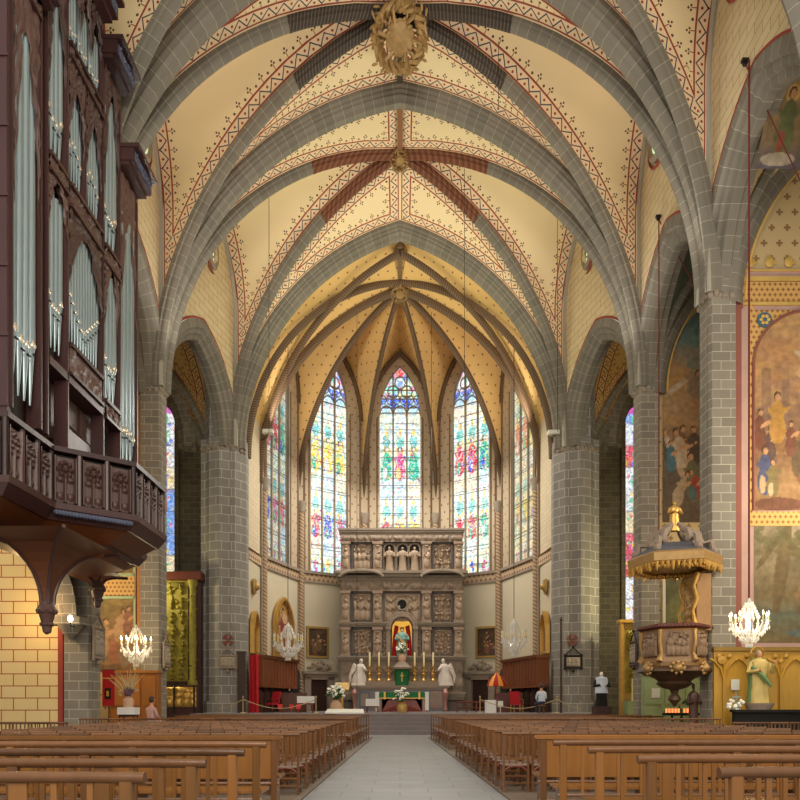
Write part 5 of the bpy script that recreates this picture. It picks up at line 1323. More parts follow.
m = MB(); m.lathe([(1.05, 3.72), (1.16, 3.78), (1.16, 3.86), (1.0, 3.9)], n=6, a0=a0, smooth=False)
for k in range(n):
    p0, p1 = hexpts(1.15)[k], hexpts(1.15)[(k+1) % n]
    for j in range(10): t_ = (j+.5)/10; m.ball((p0[0]*(1-t_)+p1[0]*t_, p0[1]*(1-t_)+p1[1]*t_, 3.8), .05, 5, 0)
m.build('cushioned_rim', 'wood_red', pu)
m = MB(); m.lathe([(.9, 2.62), (1.1, 2.5), (1.14, 2.4), (.9, 2.3)], n=6, a0=a0, smooth=False); m.lathe([(.9, 2.32), (.62, 2.2), (.5, 2.1), (.56, 2.02), (.4, 1.9), (.14, 1.82), (.1, 1.7), (.18, 1.6), (.2, 1.5), (.1, 1.4), (.02, 1.28)], n=16)
m.build('bowl_and_pendant', 'bronze', pu)
m = MB(); m.bbox(.45, .92, -.35, .45, 0, .5); m.build('support_base', 'wood_dark2', pu)
s_ = statue(pu, 1.5, 'wood_dark2', 'wood_dark2', 'wood_dark2'); s_.scale = (.62, .62, 1); s_.location = (.62, 0, .5); s_.name = 'caryatid_figure'
m = MB(); m.bbox(.5, .98, -.5, .5, 3.7, 5.5); m.build('back_panel', 'wood_carved2', pu)
cv = relief_canvas(.9, 1.7, 71, 1, 2, 20); canvas_obj('back_carving', cv, (.49, -.45, 3.75), (0, 1, 0), (-1, 0, 0), 'goldwood', pu, None, .15)
for s in (-1, 1): m = MB(); m.tube([(.5, s*.5, 3.75), (.36, s*.56, 4.3), (.52, s*.5, 4.7), (.4, s*.56, 5.1), (.55, s*.5, 5.5)], [.08, .05, .07, .05, .09], 6); m.build('gilded_scroll', 'gold', pu)
cz = 5.75
m = MB(); m.lathe([(1.35, cz), (1.42, cz+.05), (1.45, cz+.3), (1.38, cz+.36)], n=6, a0=a0, smooth=False); m.build('canopy_band', 'goldwood', pu)
m = MB(); m.lathe([(1.38, cz+.36), (1.15, cz+.5), (1.0, cz+.56), (.75, cz+.72), (.2, cz+.8)], n=6, a0=a0, smooth=False); m.build('canopy_roof', 'slate', pu)
m = MB()
for k in range(n):
    p0, p1 = hexpts(1.4)[k], hexpts(1.4)[(k+1) % n]
    for j in range(9):
        t_ = (j+.5)/9; x, y = p0[0]*(1-t_)+p1[0]*t_, p0[1]*(1-t_)+p1[1]*t_; h_ = .12+.14*((j*7+k) % 3)/2; m.lathe([(.01, -h_), (.06, -h_*.5), (.075, .02)], (x, y, cz), 6)
        m.ball((x*.85, y*.85, cz-.08), .09, 5)
m.build('gilded_fringe', 'gold', pu)
m = MB(); g = random.Random(8)
for k in range(n):
    a = a0+2*pi*k/n; c_, s = cos(a), sin(a)
    m.tube([(c_*1.15, s*1.15, cz+.45), (c_*1.1, s*1.1, cz+.8), (c_*.85, s*.85, cz+.75), (c_*.7, s*.7, cz+1.05), (c_*.4, s*.4, cz+1.2), (c_*.2, s*.2, cz+1.4)], [.1, .12, .08, .13, .09, .07], 6)
    m.ball((c_*1.2, s*1.2, cz+.48), .13, 6); m.ball((c_*.75, s*.75, cz+.8), .15, 6)
m.build('crown_scrolls', 'stone_carved', pu)
s_ = statue(pu, .95, 'gold', 'gold', 'gold'); s_.location = (0, 0, cz+1.2); s_.name = 'gilded_finial_figure'

# ---- pulpit-side bay with the large mural
m = MB(); m.box(10.66, 10.98, 22.5, 22.6, 0, 14.3); m.box(10.62, 11.02, 22.48, 22.6, 14.1, 14.5, 0)
struct(m.build('painted_pilaster_trim', 'maroon'))
m = MB(); m.box(10.98, 16.7, 22.55, 22.6, 3.0, 15.4); struct(m.build('painted_wall_panel', 'pink'), 'pink painted field round the murals')
m = MB(); m.box(10.98, 16.7, 22.52, 22.56, 14.32, 14.95); m.box(11.25, 14.85, 22.52, 22.56, 7.1, 7.56); m.box(11.25, 11.4, 22.53, 22.56, 7.56, 14.2)
for s in (0, 1):
    cx_ = 11.4 if s == 0 else 14.6; e = 1 if s == 0 else -1
    m.add([(cx_, 22.53, 12.4), (cx_+e*.12, 22.53, 12.9), (cx_+e*.4, 22.53, 13.4), (cx_+e*.85, 22.53, 13.8), (cx_+e*1.5, 22.53, 14.05), (cx_, 22.53, 14.05)], [(0, 1, 2, 3, 4, 5) if e < 0 else (5, 4, 3, 2, 1, 0)])
struct(m.build('ochre_frieze_trim', 'ochre_frieze'), 'ochre frieze and spandrels with small painted scrolls')
m = MB(); m.box(10.98, 16.7, 22.5, 22.54, 14.2, 14.3); m.box(10.98, 16.7, 22.5, 22.54, 14.97, 15.12); m.box(10.98, 16.7, 22.52, 22.56, 15.3, 15.36)
m.lathe([(.24, -.02), (.24, .02)], (11.72, 22.51, 13.72), 16, 1, M=Matrix.Rotation(pi/2, 3, 'X'))
for k in range(6): m.ball((11.72+.12*cos(k*pi/3), 22.47, 13.72+.12*sin(k*pi/3)), .06, 6, 0, (1, .3, 1))
for k in range(9): m.ball((11.3+.62*k, 22.56, 15.62), .15, 6, 0, (1, .2, 1.2)); m.ball((11.42+.62*k, 22.56, 15.6), .07, 5, 0, (1.6, .2, .7))
struct(m.build('gilt_line_trim', ['goldline', 'slate_blue']))
def crowd_mural(seed, W, H, nx=110, style=0):
    g = random.Random(seed); cv = Canvas(W, H, nx, int(nx*H/W))
    if style == 0:    # arched scene: warm sky, pale buildings, a crowd round seated figures
        cv.grad([(0, S(150, 112, 70)), (.12, S(168, 134, 92)), (.3, S(140, 104, 74)), (.5, S(150, 120, 96)), (.72, S(196, 150, 100)), (1, S(222, 178, 112))])
        cv.clouds([S(230, 186, 120), S(206, 150, 100), S(170, 140, 120), S(216, 166, 124)], 60, g, H*.55, H, W*.2)
        for x, w_, h_ in ((.25, .3, .72), (.9, .24, .66), (1.55, .35, .6), (2.9, .4, .7)): cv.rect(x, x+w_, H*.35, H*h_, S(134, 110, 96), .55)
        cv.rect(.35, 3.2, H*.36, H*.40, S(190, 160, 130), .7); cv.rect(.3, 3.3, H*.28, H*.31, S(180, 150, 120), .6)
        cv.ell(1.9, 4.6, .6, .2, S(236, 200, 150), .4, .9); cv.figure(2.35, 4.2, 1.2, S(150, 160, 170), lean=-.3); cv.ell(1.7, 4.85, .5, .12, S(220, 196, 170), -.6)
        for j in range(10): cv.figure(.2+.33*j, 1.7+g.uniform(-.1, .3), g.uniform(1.0, 1.3), g.choice([S(120, 70, 56), S(90, 70, 70), S(150, 110, 70), S(84, 80, 60)]))
        cv.figure(1.75, 2.2, 1.6, S(190, 84, 60), under=S(230, 210, 180), halo=S(220, 180, 110)); cv.figure(.75, 2.2, 1.6, S(196, 150, 70), under=S(200, 150, 80))
        cv.figure(1.45, 1.1, 1.7, S(100, 84, 62), lean=.2, arm=-.4); cv.ell(2.1, 1.0, .7, .42, S(146, 96, 62)); cv.ell(1.95, .6, .1, .45, S(150, 100, 66), .3); cv.ell(2.5, .6, .1, .45, S(140, 90, 60), -.3)
        cv.figure(2.9, 1.0, 1.8, S(110, 60, 50)); cv.figure(.35, .55, 1.5, S(56, 84, 134), under=S(214, 180, 140)); cv.figure(.6, .45, 1.2, S(130, 120, 76), under=S(220, 190, 150)); cv.figure(3.15, .6, 1.4, S(150, 110, 70))
        cv.ell(.8, .2, .8, .22, S(110, 64, 48)); cv.ell(2.9, .18, .6, .16, S(210, 196, 170))
    elif style == 1:  # landscape with a tree, a lion-coloured beast and a white lamb
        cv.grad([(0, S(120, 108, 66)), (.25, S(90, 110, 96)), (.4, S(130, 116, 76)), (.7, S(150, 140, 110)), (1, S(170, 160, 134))])
        cv.clouds([S(120, 110, 80), S(100, 96, 66), S(150, 140, 110)], 40, g, H*.3, H, W*.2)
        cv.ell(.9, 2.4, .22, 1.5, S(110, 98, 64), -.15); cv.ell(1.3, 3.0, .12, .8, S(104, 92, 60), .7); cv.ell(.45, 2.9, .1, .7, S(104, 92, 60), -.6)
        for _ in range(30): cv.ell(g.uniform(0, W), H*g.uniform(.75, 1), g.uniform(.1, .35), g.uniform(.08, .2), g.choice([S(90, 96, 56), S(110, 106, 66)]), 0, .7)
        cv.ell(2.2, 1.1, .8, .5, S(110, 92, 62)); cv.ell(1.65, 1.5, .32, .36, S(150, 124, 84)); cv.ell(1.68, 1.55, .16, .2, S(190, 160, 112))
        cv.ell(2.4, .85, .7, .25, S(204, 190, 150), .2); cv.ell(1.9, .7, .25, .2, S(210, 196, 160)); cv.ell(2.0, .3, 1.0, .14, S(84, 116, 116))
    elif style == 2:  # tall pointed scene: blue sky, orange glory, winged figures over a dark group
        cv.grad([(0, S(96, 84, 70)), (.2, S(90, 84, 74)), (.3, S(130, 96, 74)), (.5, S(186, 150, 110)), (.62, S(196, 150, 90)), (.8, S(110, 150, 150)), (1, S(70, 122, 134))])
        cv.clouds([S(214, 160, 84), S(190, 140, 90), S(170, 150, 120)], 60, g, H*.42, H*.75, W*.16); cv.clouds([S(96, 150, 156), S(70, 116, 128), S(120, 160, 150)], 30, g, H*.62, H, W*.12)
        cv.figure(1.0, 4.8, 1.5, S(190, 150, 110), lean=.3); cv.ell(.55, 5.6, .6, .13, S(210, 190, 160), .6); cv.ell(1.5, 5.6, .5, .5, S(120, 116, 104), 0, .6)
        for j in range(8): cv.figure(.3+.36*j, 2.3+g.uniform(0, .4), g.uniform(1.3, 1.7), g.choice([S(90, 70, 56), S(120, 84, 60), S(70, 64, 60)]), lean=g.uniform(-.2, .2))
        cv.figure(.95, 1.9, 2.0, S(206, 180, 150), lean=-.2, arm=.2); cv.ell(.5, 2.9, .2, .8, S(216, 196, 170), .5); cv.figure(.35, 2.1, 1.3, S(60, 120, 140)); cv.figure(1.35, .9, 2.0, S(110, 116, 84), lean=-.1, under=S(60, 110, 120)); cv.figure(1.75, .8, 1.4, S(170, 60, 50), lean=-.4); cv.figure(.6, .7, 1.4, S(190, 170, 140), lean=.3)
        cv.figure(2.8, 1.2, 2, S(140, 60, 50)); cv.figure(3.6, 1.2, 2, S(80, 90, 60)); cv.rect(0, W, 0, .5, S(80, 70, 60), .7)
    for _ in range(0): pass
    return cv
def mural(name, label, O, W, H, cv, arch=None, sx=1):
    o = canvas_obj(name, cv, (0, 0, 0), (1, 0, 0), (0, -1, 0), 'painting', None, arch); o.location = O
    tag(o, label, 'mural'); return o
cv = crowd_mural(1, 3.42, 6.4); mural('painted_mural', 'large round-headed mural of a crowd round seated figures, warm sky above', (11.4, 22.535, 7.6), 3.42, 6.4, cv, (1.71, 1.709))
m = MB(); m.tube([(13.11+1.74*cos(t), 22.52, 12.29+1.74*sin(t)) for t in [pi*k/24 for k in range(25)]], .05, 5); m.tube([(11.37, 22.52, 7.6), (11.37, 22.52, 12.29)], .05, 5); struct(m.build('mural_edge_trim', 'maroon'))
cv = crowd_mural(2, 3.42, 3.75, 90, 1); mural('painted_mural', 'lower mural of a tree, a tawny beast and a pale lamb above the wainscot', (11.4, 22.535, 3.35), 3.42, 3.75, cv)
# saint painted on the bay vault, and the deep blue field below it
m = MB(); cv = Canvas(1.3, 2.2, 50, 84, S(120, 104, 70)); cv.grad([(0, S(84, 88, 110)), (.3, S(130, 112, 80)), (1, S(176, 150, 96))]); cv.figure(.65, .3, 1.55, S(92, 112, 66), under=S(150, 70, 50), halo=S(226, 186, 96)); cv.ell(.6, .22, .5, .16, S(200, 190, 170), 0, .8)
o = canvas_obj('painted_saint', cv, (0, 0, 0), (1, 0, 0), (0, -1, 0), 'painting', None, (.65, .7)); o.location = (10.5, 20.7, 17.2); o.rotation_euler = (math.radians(30), 0, 0); tag(o, 'painted haloed saint in green on the vault of the bay beside the large mural', 'mural')
# wainscot
wn = thing('gothic_wainscot', 'golden wooden wainscot with gothic blind arches below the murals', 'wainscot', (9.95, 22.18, 0))
m = MB(); m.box(0, 6.6, 0, .1, 0, 3.08); m.build('panelling', 'wood_yellow', wn)
m = MB(); m.box(-.03, 6.6, -.08, .1, 3.05, 3.17); m.box(0, 6.6, -.06, .0, .0, .25); m.build('cornice', 'wood_yellow', wn)
for j in range(8):
    x = .3+.9*j*1.0; f = MB()
    if j == 0: f.lathe([(.14, -.03), (.14, .03), (.05, .06)], (.22, -.06, 2.75), 12, M=Matrix.Rotation(pi/2, 3, 'X'))
    f.box(x-.05, x+.05, -.08, 0, .25, 2.2)
    for s in (-1, 1): f.tube([(x, -.05, 2.1), (x+s*.12, -.05, 2.5), (x+s*.3, -.05, 2.72), (x+s*.45, -.05, 2.8)], .035, 5)
    f.tube([(x, -.05, 2.2), (x, -.05, 2.95)], .03, 5); f.ball((x, -.05, 2.72), .09, 6, 0, (1, .5, 1)); 
    for s in (-1, 1): f.ball((x+s*.17, -.05, 2.88), .08, 6, 0, (1, .5, 1))
    f.build('arched_tracery', 'wood_yellow', wn)
t = thing('saint_statue', 'life-size bearded saint statue in gold and green robes before the golden wainscot', 'statue', P(759, 0, 21.5)[:2]+(0,))
m = MB(); m.lathe([(.2, 1.2), (.34, 1.2), (.34, 1.22), (.42, 1.36), (.42, 1.4)], n=12); m.build('pedestal', 'stone_carved', t)
s_ = statue(t, 1.62, 'robe_gold', 'skin', 'marble_grey', 'robe_green', arm=1); s_.location.z = 1.38
m = MB(); m.tube([(.2*cos(a), .1, 3.0-.06+.2*sin(a)) for a in [2*pi*k/16 for k in range(16)]], .018, 5, 0, True); m.build('halo', 'gold', t)
m = MB(); m.box(10.1, 15.5, 21.1, 21.3, 0, 1.12); m.box(10.05, 15.5, 21.0, 21.35, 1.12, 1.2); o = m.build('altar_table', 'black'); tag(o, 'long low black altar ledge in front of the saint statue', 'altar')
t = thing('small_crucifix', 'small silver cross with flowers on the black ledge, beside the saint', 'crucifix', P(736, 0, 21.15)[:2]+(1.2,)); m = MB(); m.bbox(-.02, .02, -.02, .02, 0, .55); m.box(-.13, .13, -.02, .02, .36, .4); m.lathe([(.12, 0), (.1, .03), (.03, .06)], n=8); m.build('cross', 'pipe', t)
m = MB(); [m.ball((R.uniform(-.25, .25), R.uniform(-.05, .05), R.uniform(.05, .28)), .06, 5) for _ in range(14)]; m.build('flowers', 'petal', t)
m = MB(); m.box(-.13, .13, -.01, .01, 0, .34); o = m.build('paper_notice', 'paper', None, None, P(738, 690, 21.9)); o.location.y = 22.08; tag(o, 'small paper notice fixed to the golden wainscot', 'notice')

# ---- pulpit-side middle bay
cv = crowd_mural(3, 4.7, 9.4, 110, 2); mural('painted_mural', 'tall pointed mural with teal sky and winged figures behind the pulpit canopy', (10.9, 29.06, 8.9), 4.7, 9.4, cv, (2.35, 4.0))
cv = dark_paint(55, 3.0, 2.9, S(60, 74, 44), [S(150, 60, 40), S(80, 96, 60)], 2, 50, S(110, 120, 60)); framed('framed_painting', 'dark green painting in a pale frame behind the pulpit', 'painting', (11.0, 29.07, 4.4), (1, 0, 0), (0, -1, 0), 2.9, 2.9, cv, 'greyplaster', .12)
t = thing('mint_green_screen', 'mint green panelled wooden doors standing under the pulpit', 'doors', (9.55, 27.6, 0))
m = MB(); m.box(0, 2.5, 0, .1, 0, 2.5); m.build('panelling', 'mint', t); m = MB(); m.box(-.03, 2.53, -.08, .1, 2.5, 2.62); m.build('cornice', 'mint', t)
for j in range(3):
    m = MB(); x = .08+.82*j; m.box(x, x+.7, -.03, 0, 1.35, 2.35); m.box(x, x+.7, -.03, 0, .15, 1.2); m.build('door_panel', 'mint', t); m = MB(); m.ball((x+.62, -.06, 1.27), .04, 6); m.build('knob', 'goldpaint', t)
m = MB(); m.box(.35, .68, -.05, -.03, 1.6, 1.98); m.build('paper_sign', 'paper', t, 'white paper sign')
for j, x in enumerate((672, 690)):
    t = thing('votive_rack', 'votive candle rack glowing orange under the pulpit, %s' % ('nearer the choir' if j == 0 else 'beside the caryatid'), 'candle rack', P(x, 0, 25.2)[:2]+(0,))
    m = MB(); m.bbox(-.3, .3, -.15, .15, .95, 1.05); m.bbox(-.04, .04, -.04, .04, 0, .95); m.bbox(-.22, .22, -.12, .12, 0, .04); m.build('stand', 'iron', t)
    m = MB(); [m.lathe([(.035, 1.05), (.035, 1.2)], (-.22+.11*k, -.05, 0), 6) for k in range(5)]; m.build('red_glasses', 'candlelight', t)
m = MB(); m.tube([(0, 0, 0), (.35, .1, .5), (.55, .1, .95)], [.05, .03, .04], 5); m.tube([(.5, .1, .0), (.2, .1, .6), (.0, .1, 1.3)], [.05, .03, .03], 5); [m.ball((R.uniform(-.1, .6), .05, R.uniform(.6, 1.5)), .1, 5, 0, (1.6, .4, .6), (R.uniform(0, 3), 'Y')) for _ in range(14)]
o = m.build('potted_plant', 'leaf', None, None, P(680, 0, 25.6)[:2]+(.0,)); tag(o, 'leafy green plant between the votive candle racks', 'plant')

# ---- deep side bays: gilded altarpieces
t = thing('gilded_altarpiece', 'tall green-gold carved altarpiece in the deep bay on the organ side', 'altarpiece', (-12.1, 35.6, 0))
relief('carved_centre', -.75, 1.35, 2.5, 7.6, -.12, 41, 4, 7, 'gilt_retable', t, .22, 90)
for x in (-1.05, 1.62): m = MB(); m.lathe([(.26, 2.3), (.26, 2.5), (.17, 2.6), (.19, 4.5), (.16, 7.2), (.26, 7.4), (.28, 7.6)], (x, -.2, 0), 10); [m.ball((x+.17*cos(k*1.1), -.2+.17*sin(k*1.1), 2.7+k*.15), .06, 5) for k in range(30)]; m.build('twisted_column', 'gilt_retable', t)
m = MB(); m.box(-1.4, 2.0, -.1, .3, 2.3, 8.0); m.build('backing', 'wood_dark', t); m = MB(); m.box(-1.5, 2.1, -.5, .3, 7.6, 8.0); m.build('cornice', 'wood_red', t)
m = MB(); m.box(-1.4, 2.0, -.5, .3, 0, 2.3); m.build('altar_block', 'wood_dark', t); relief('predella', -1.3, 1.9, 1.2, 2.2, -.52, 43, 8, 1, 'gold', t, .15, 50)
for j in range(4): m = MB(); x = -1.2+j*1.0; m.bbox(x-.04, x+.04, -.62, -.54, .9, 2.3); m.build('rail_post', 'iron', t)
t = thing('gilded_altarpiece', 'gilded framed altarpiece with white candles in the deep bay behind the pulpit', 'altarpiece', (11.0, 35.0, 0))
m = MB(); m.box(-.0, 2.6, -.05, .25, 0, 5.4); m.build('backing', 'goldpaint', t)
relief('carved_centre', .25, 2.3, 1.9, 5.1, -.06, 44, 4, 5, 'gilt_retable', t, .2, 80)
for x in (0.05, 2.5): m = MB(); m.bbox(x-.08, x+.08, -.2, .0, 0, 5.5); m.build('side_post', 'gold', t)
m = MB(); m.box(-.1, 2.7, -.25, .25, 5.4, 5.55); m.build('cornice', 'gold', t); m = MB(); m.box(.1, 2.4, -.9, -.2, 0, 1.5); m.build('altar_table', 'mint', t)
for x in (.45, .85, 1.3): m = MB(); m.lathe([(.04, 1.5), (.04, 2.6)], (x, -.5, 0), 6); m.build('candle', 'candle', t)
# ---- organ-side middle bay
cv = Canvas(3.0, 3.0, 60, 60).grad([(0, S(120, 90, 60)), (.5, S(150, 116, 70)), (1, S(130, 116, 60))]); cv.clouds([S(200, 160, 100), S(110, 90, 50), S(180, 140, 90)], 24, random.Random(4), 0, 3, .6)
for x, y_, h_, c_ in ((2.2, .4, 1.9, S(170, 110, 80)), (2.65, .3, 1.7, S(150, 130, 110)), (1.7, .6, 1.6, S(190, 150, 110)), (2.35, 1.3, 1.3, S(200, 160, 120)), (1.0, .3, 1.9, S(120, 80, 60)), (2.75, 1.5, 1.2, S(150, 100, 80))): cv.figure(x, y_, h_, c_, lean=R.uniform(-.3, .3))
mural('painted_mural', 'warm mural of gathered figures behind the lit chandelier, organ side', (-14.05, 29.04, 2.7), 3, 3, cv)
cv = Canvas(2.8, .6, 50, 14).grad([(0, S(150, 120, 70)), (1, S(120, 120, 80))]); cv.clouds([S(100, 96, 60), S(180, 160, 110)], 12, random.Random(9), 0, .6, .5); mural('painted_mural', 'small landscape strip above the ochre frieze, organ side', (-13.95, 29.04, 6.8), 2.8, .6, cv)
m = MB(); m.box(-14.3, -11.0, 29.0, 29.06, 5.85, 6.65); struct(m.build('ochre_frieze_trim', 'ochre_frieze'))
m = MB(); m.box(-14.3, -11.0, 29.02, 29.07, 5.72, 5.83); m.box(-14.3, -11.0, 29.02, 29.07, 6.66, 6.76); m.box(-11.05, -10.95, 29.02, 29.07, 2.5, 14); struct(m.build('green_line_trim', 'mint')); m = MB(); m.box(-10.94, -10.62, 28.98, 29.07, 0, 14); struct(m.build('painted_pilaster_trim', 'ochre_plain'))
t = thing('oak_altar', 'honey brown panelled wooden altar under the lit chandelier, organ side', 'altar', (-11.6, 27.9, 0)); m = MB(); m.box(0, 1.95, 0, .4, 0, 2.6); m.build('body', 'wood_honey', t); m = MB(); m.box(-.05, 2.0, -.06, .42, 2.6, 2.7); m.build('top', 'wood_honey', t)
for j in range(3): m = MB(); x = .1+.62*j; m.box(x, x+.52, -.04, 0, 1.3, 2.45); m.box(x, x+.52, -.04, 0, .2, 1.15); m.build('panel', 'wood_honey', t)
t = thing('red_banner', 'red banner with a gold stripe and dark square emblem beside the nave pier', 'banner', P(108.5, 0, 26)[:2]+(0,)); m = MB(); m.box(-.22, .22, -.02, .02, 1.3, 2.62); m.build('cloth', 'red_cloth', t); m = MB(); m.box(-.2, .2, -.035, -.02, 2.3, 2.34); m.build('gold_stripe', 'gold', t); m = MB(); m.box(-.13, .1, -.04, -.02, 1.55, 1.95, 1); m.box(-.06, .03, -.05, -.035, 1.65, 1.85); m.build('emblem', ['gold', 'black'], t); m = MB(); m.tube([(0, .03, 0), (0, .03, 2.65)], .02, 6); m.tube([(-.25, .03, 2.63), (.25, .03, 2.63)], .02, 6); m.build('pole', 'iron', t)
tb_ = simple_table('white_table', 'small table under a white cloth beside the nave pier, organ side', 'table', P(128.5, 0, 24.5)[:2]+(0,), .62, .45, 1.25, 'white_cloth', 'wood_dark', .25)
bouquet('dried_bouquet', 'spiky dried flower bouquet in a pale vase on the white table', P(128.5, 0, 24.5)[:2]+(1.25,), .55, 'flowers', 'terracotta', True)

# ---- two visitors
MT['pink_top'] = plain('pink_knit_top', S(200, 158, 152), .8)
def person(name, label, loc, rz, top, trousers, seat=None):
    t = thing(name, label, 'person', loc, rz)
    J = [(0, 0, .52), (0, .01, .75), (0, .0, 1.0), (0, .02, 1.1), (0, .04, 1.17), (0, .06, 1.29),           # pelvis..head (5)
         (.19, 0, .99), (.25, .06, .74), (.14, .28, .64), (.08, .34, .62), (-.19, 0, .99), (-.25, .06, .74), (-.14, .28, .64), (-.08, .34, .62),
         (.1, .02, .5), (.12, .42, .5), (.12, .42, .1), (.12, .56, .05), (-.1, .02, .5), (-.12, .42, .5), (-.12, .42, .1), (-.12, .56, .05), (0, .07, 1.36)]
    E = [(0, 1), (1, 2), (2, 3), (3, 4), (4, 5), (5, 22), (2, 6), (6, 7), (7, 8), (8, 9), (2, 10), (10, 11), (11, 12), (12, 13), (0, 14), (14, 15), (15, 16), (16, 17), (0, 18), (18, 19), (19, 20), (20, 21)]
    Rr = [(.17, .13), (.155, .11), (.17, .1), (.06, .06), (.055, .055), (.085, .1), (.07, .06), (.05, .05), (.04, .04), (.035, .02), (.07, .06), (.05, .05), (.04, .04), (.035, .02), (.09, .09), (.07, .07), (.045, .045), (.05, .03), (.09, .09), (.07, .07), (.045, .045), (.05, .03), (.07, .08)]
    me = bpy.data.meshes.new('body'); me.from_pydata(J, E, []); o = bpy.data.objects.new('body', me); COL.objects.link(o)
    md = o.modifiers.new('s', 'SKIN'); 
    for v, r in zip(me.skin_vertices[0].data, Rr): v.radius = r
    me.skin_vertices[0].data[0].use_root = True
    o.modifiers.new('d', 'SUBSURF').levels = 2
    dg = bpy.context.evaluated_depsgraph_get(); me2 = bpy.data.meshes.new_from_object(o.evaluated_get(dg)); bpy.data.objects.remove(o)
    me2.materials.clear()
    for k in ('skin', top, trousers, 'hair'): me2.materials.append(MT[k])
    for p_ in me2.polygons:
        c_ = p_.center; p_.use_smooth = True
        p_.material_index = 0 if c_.z > 1.07 or (c_.y > .3 and c_.z > .57) else (1 if c_.z > .56 else 2)
    b = bpy.data.objects.new('body', me2); COL.objects.link(b); b.parent = t
    m = MB(); m.ball((0, .03, 1.33), .115, 10, 0, (.92, 1.0, 1.15)); m.build('hair', 'hair', t)
    m = MB(); m.ball((0, .175, 1.3), .018, 5); [m.ball((s*.1, .06, 1.31), .025, 5, 0, (.5, 1, 1.3)) for s in (-1, 1)]; m.build('nose_and_ears', 'skin', t)
def stool(label, loc):
    t = thing('wooden_stool', label, 'stool', loc); m = MB(); m.lathe([(.2, .36), (.2, .41)], n=14); m.build('seat', 'wood', t)
    for a in range(4): m = MB(); m.tube([(.15*cos(a*pi/2+.8), .15*sin(a*pi/2+.8), 0), (.13*cos(a*pi/2+.8), .13*sin(a*pi/2+.8), .37)], .018, 6); m.build('leg', 'wood', t)
px = P(541.5, 0, 33.5); stool('wooden stool under the visitor in the pale shirt, pulpit side', (px[0], 33.5, .9)); person('person', 'person with brown hair and pale blue shirt seated with back turned near the choir pier', (px[0], 33.5, .9), .15, 'bluecloth', 'navy')
px = P(151, 0, 25.5); stool('wooden stool under the visitor by the white table, organ side', (px[0], 25.5, .2)); person('person', 'person in a pink top and pale trousers seated beside the white table with flowers', (px[0], 25.5, .2), -.5, 'pink_top', 'bluecloth')
m = MB(); m.bbox(-.7, .7, -.5, .7, 0, .2); o = m.build('low_step', 'steps', None, None, (px[0], 25.5, 0)); struct(o, 'low stone step by the nave pier'); o.name = 'step_floor'

# ---- pipe organ
OX = -8.6
og = thing('pipe_organ', 'huge dark carved pipe organ with silvery pipes high on the nave wall', 'pipe organ', (0, 0, 0))
def obox(name, X0, X1, y0, y1, z0, z1, mt='wood_dark', par=None):
    m = MB(); m.box(X0, X1, y0, y1, z0, z1); return m.build(name, mt, par or og)
obox('case_back', -9.85, -9.1, 15.35, 22.75, 7.9, 20.6, 'wood_dark2')
m = MB(); m.box(-9.85, OX+.06, 15.2, 15.35, 7.6, 18.0)
for k in range(8): z = 8.2+1.52*k-.35; m.box(-9.85, OX+.1, 15.17, 15.2, z, z+.05)
m.build('end_panel', 'wood_oxblood', og)
for y, w_, z1 in ((15.38, .1, 18), (16.62, .13, 18.6), (16.92, .13, 20.9), (17.95, .13, 20.9), (18.98, .07, -18.2), (20.1, .15, 20.9), (21.3, .14, 19.9), (22.68, .16, 17.8)):
    m = MB(); zb_ = 7.9 if z1 > 0 else 14.8; z1 = abs(z1); m.box(OX-.25, OX+.07, y-w_/2, y+w_/2, zb_, z1); m.box(OX+.07, OX+.1, y-w_/5, y+w_/5, zb_, z1-.2); m.build('post', 'wood_dark', og)
def screen(y0, y1, zlow, zap, ztop_, seed, mt='wood_carved', p_=1.6):
    """carved tracery screen with a pointed opening below it"""
    g = random.Random(seed); nx, ny = 24, 44; bl = [(g.uniform(0, 1), g.uniform(0, 1), g.uniform(.04, .1)) for _ in range(110)]; rows = []
    for j in range(ny+1):
        row = []
        for i in range(nx+1):
            u = i/nx; e = abs(2*u-1); zl = zap-(zap-zlow)*(e**2.2*.7+e*.3)+.1*abs(sin(u*25)); z = zl+(ztop_-zl)*j/ny
            v = (z-zlow)/(ztop_-zlow); h = max([0]+[sqrt(max(0, 1-((u-a)/r)**2-((v-b)/(r*.55))**2)) for a, b, r in bl])
            row.append((OX+.05+.06*h, y0+(y1-y0)*u, z))
        rows.append(row)
    m = MB(); m.grid(rows, 0, None, True, flip=False); m.grid([[(OX+.0, p[1], p[2]) for p in (rows[0], rows[-1])[k]] for k in (0, 1)], 0, None, False, True)
    return m.build('carved_screen', mt, og)
NP = 0
def pipes(y0, y1, zb, zm, zt, n, dip=0, r=None):
    """front pipes: conical foot, mouth, body; the mouths dip towards the middle"""
    global NP; wd = (y1-y0)/n
    for k in range(n):
        y = y0+wd*(k+.5); e = abs(2*(k+.5)/n-1); m_ = zm+dip*(e-.5); rr = wd*.47; m = MB()
        m.lathe([(rr*.22, zb), (rr*.85, m_-.12), (rr, m_), (rr, zt)], (OX-.06, y, 0), 10)
        m.lathe([(.01, -rr*1.3), (rr*.85, -rr*.3), (rr*.7, rr*.7), (.01, rr*1.6)], (OX-.06+rr*.45, y, m_+.05), 8, 1, .9, .95); m.box(OX-.06+rr*.9, OX-.06+rr*1.1, y-rr*.6, y+rr*.6, m_-.2, m_-.17, 2)
        m.build('pipe', ['pipe', 'pipe_mouth', 'black'], og); NP += 1
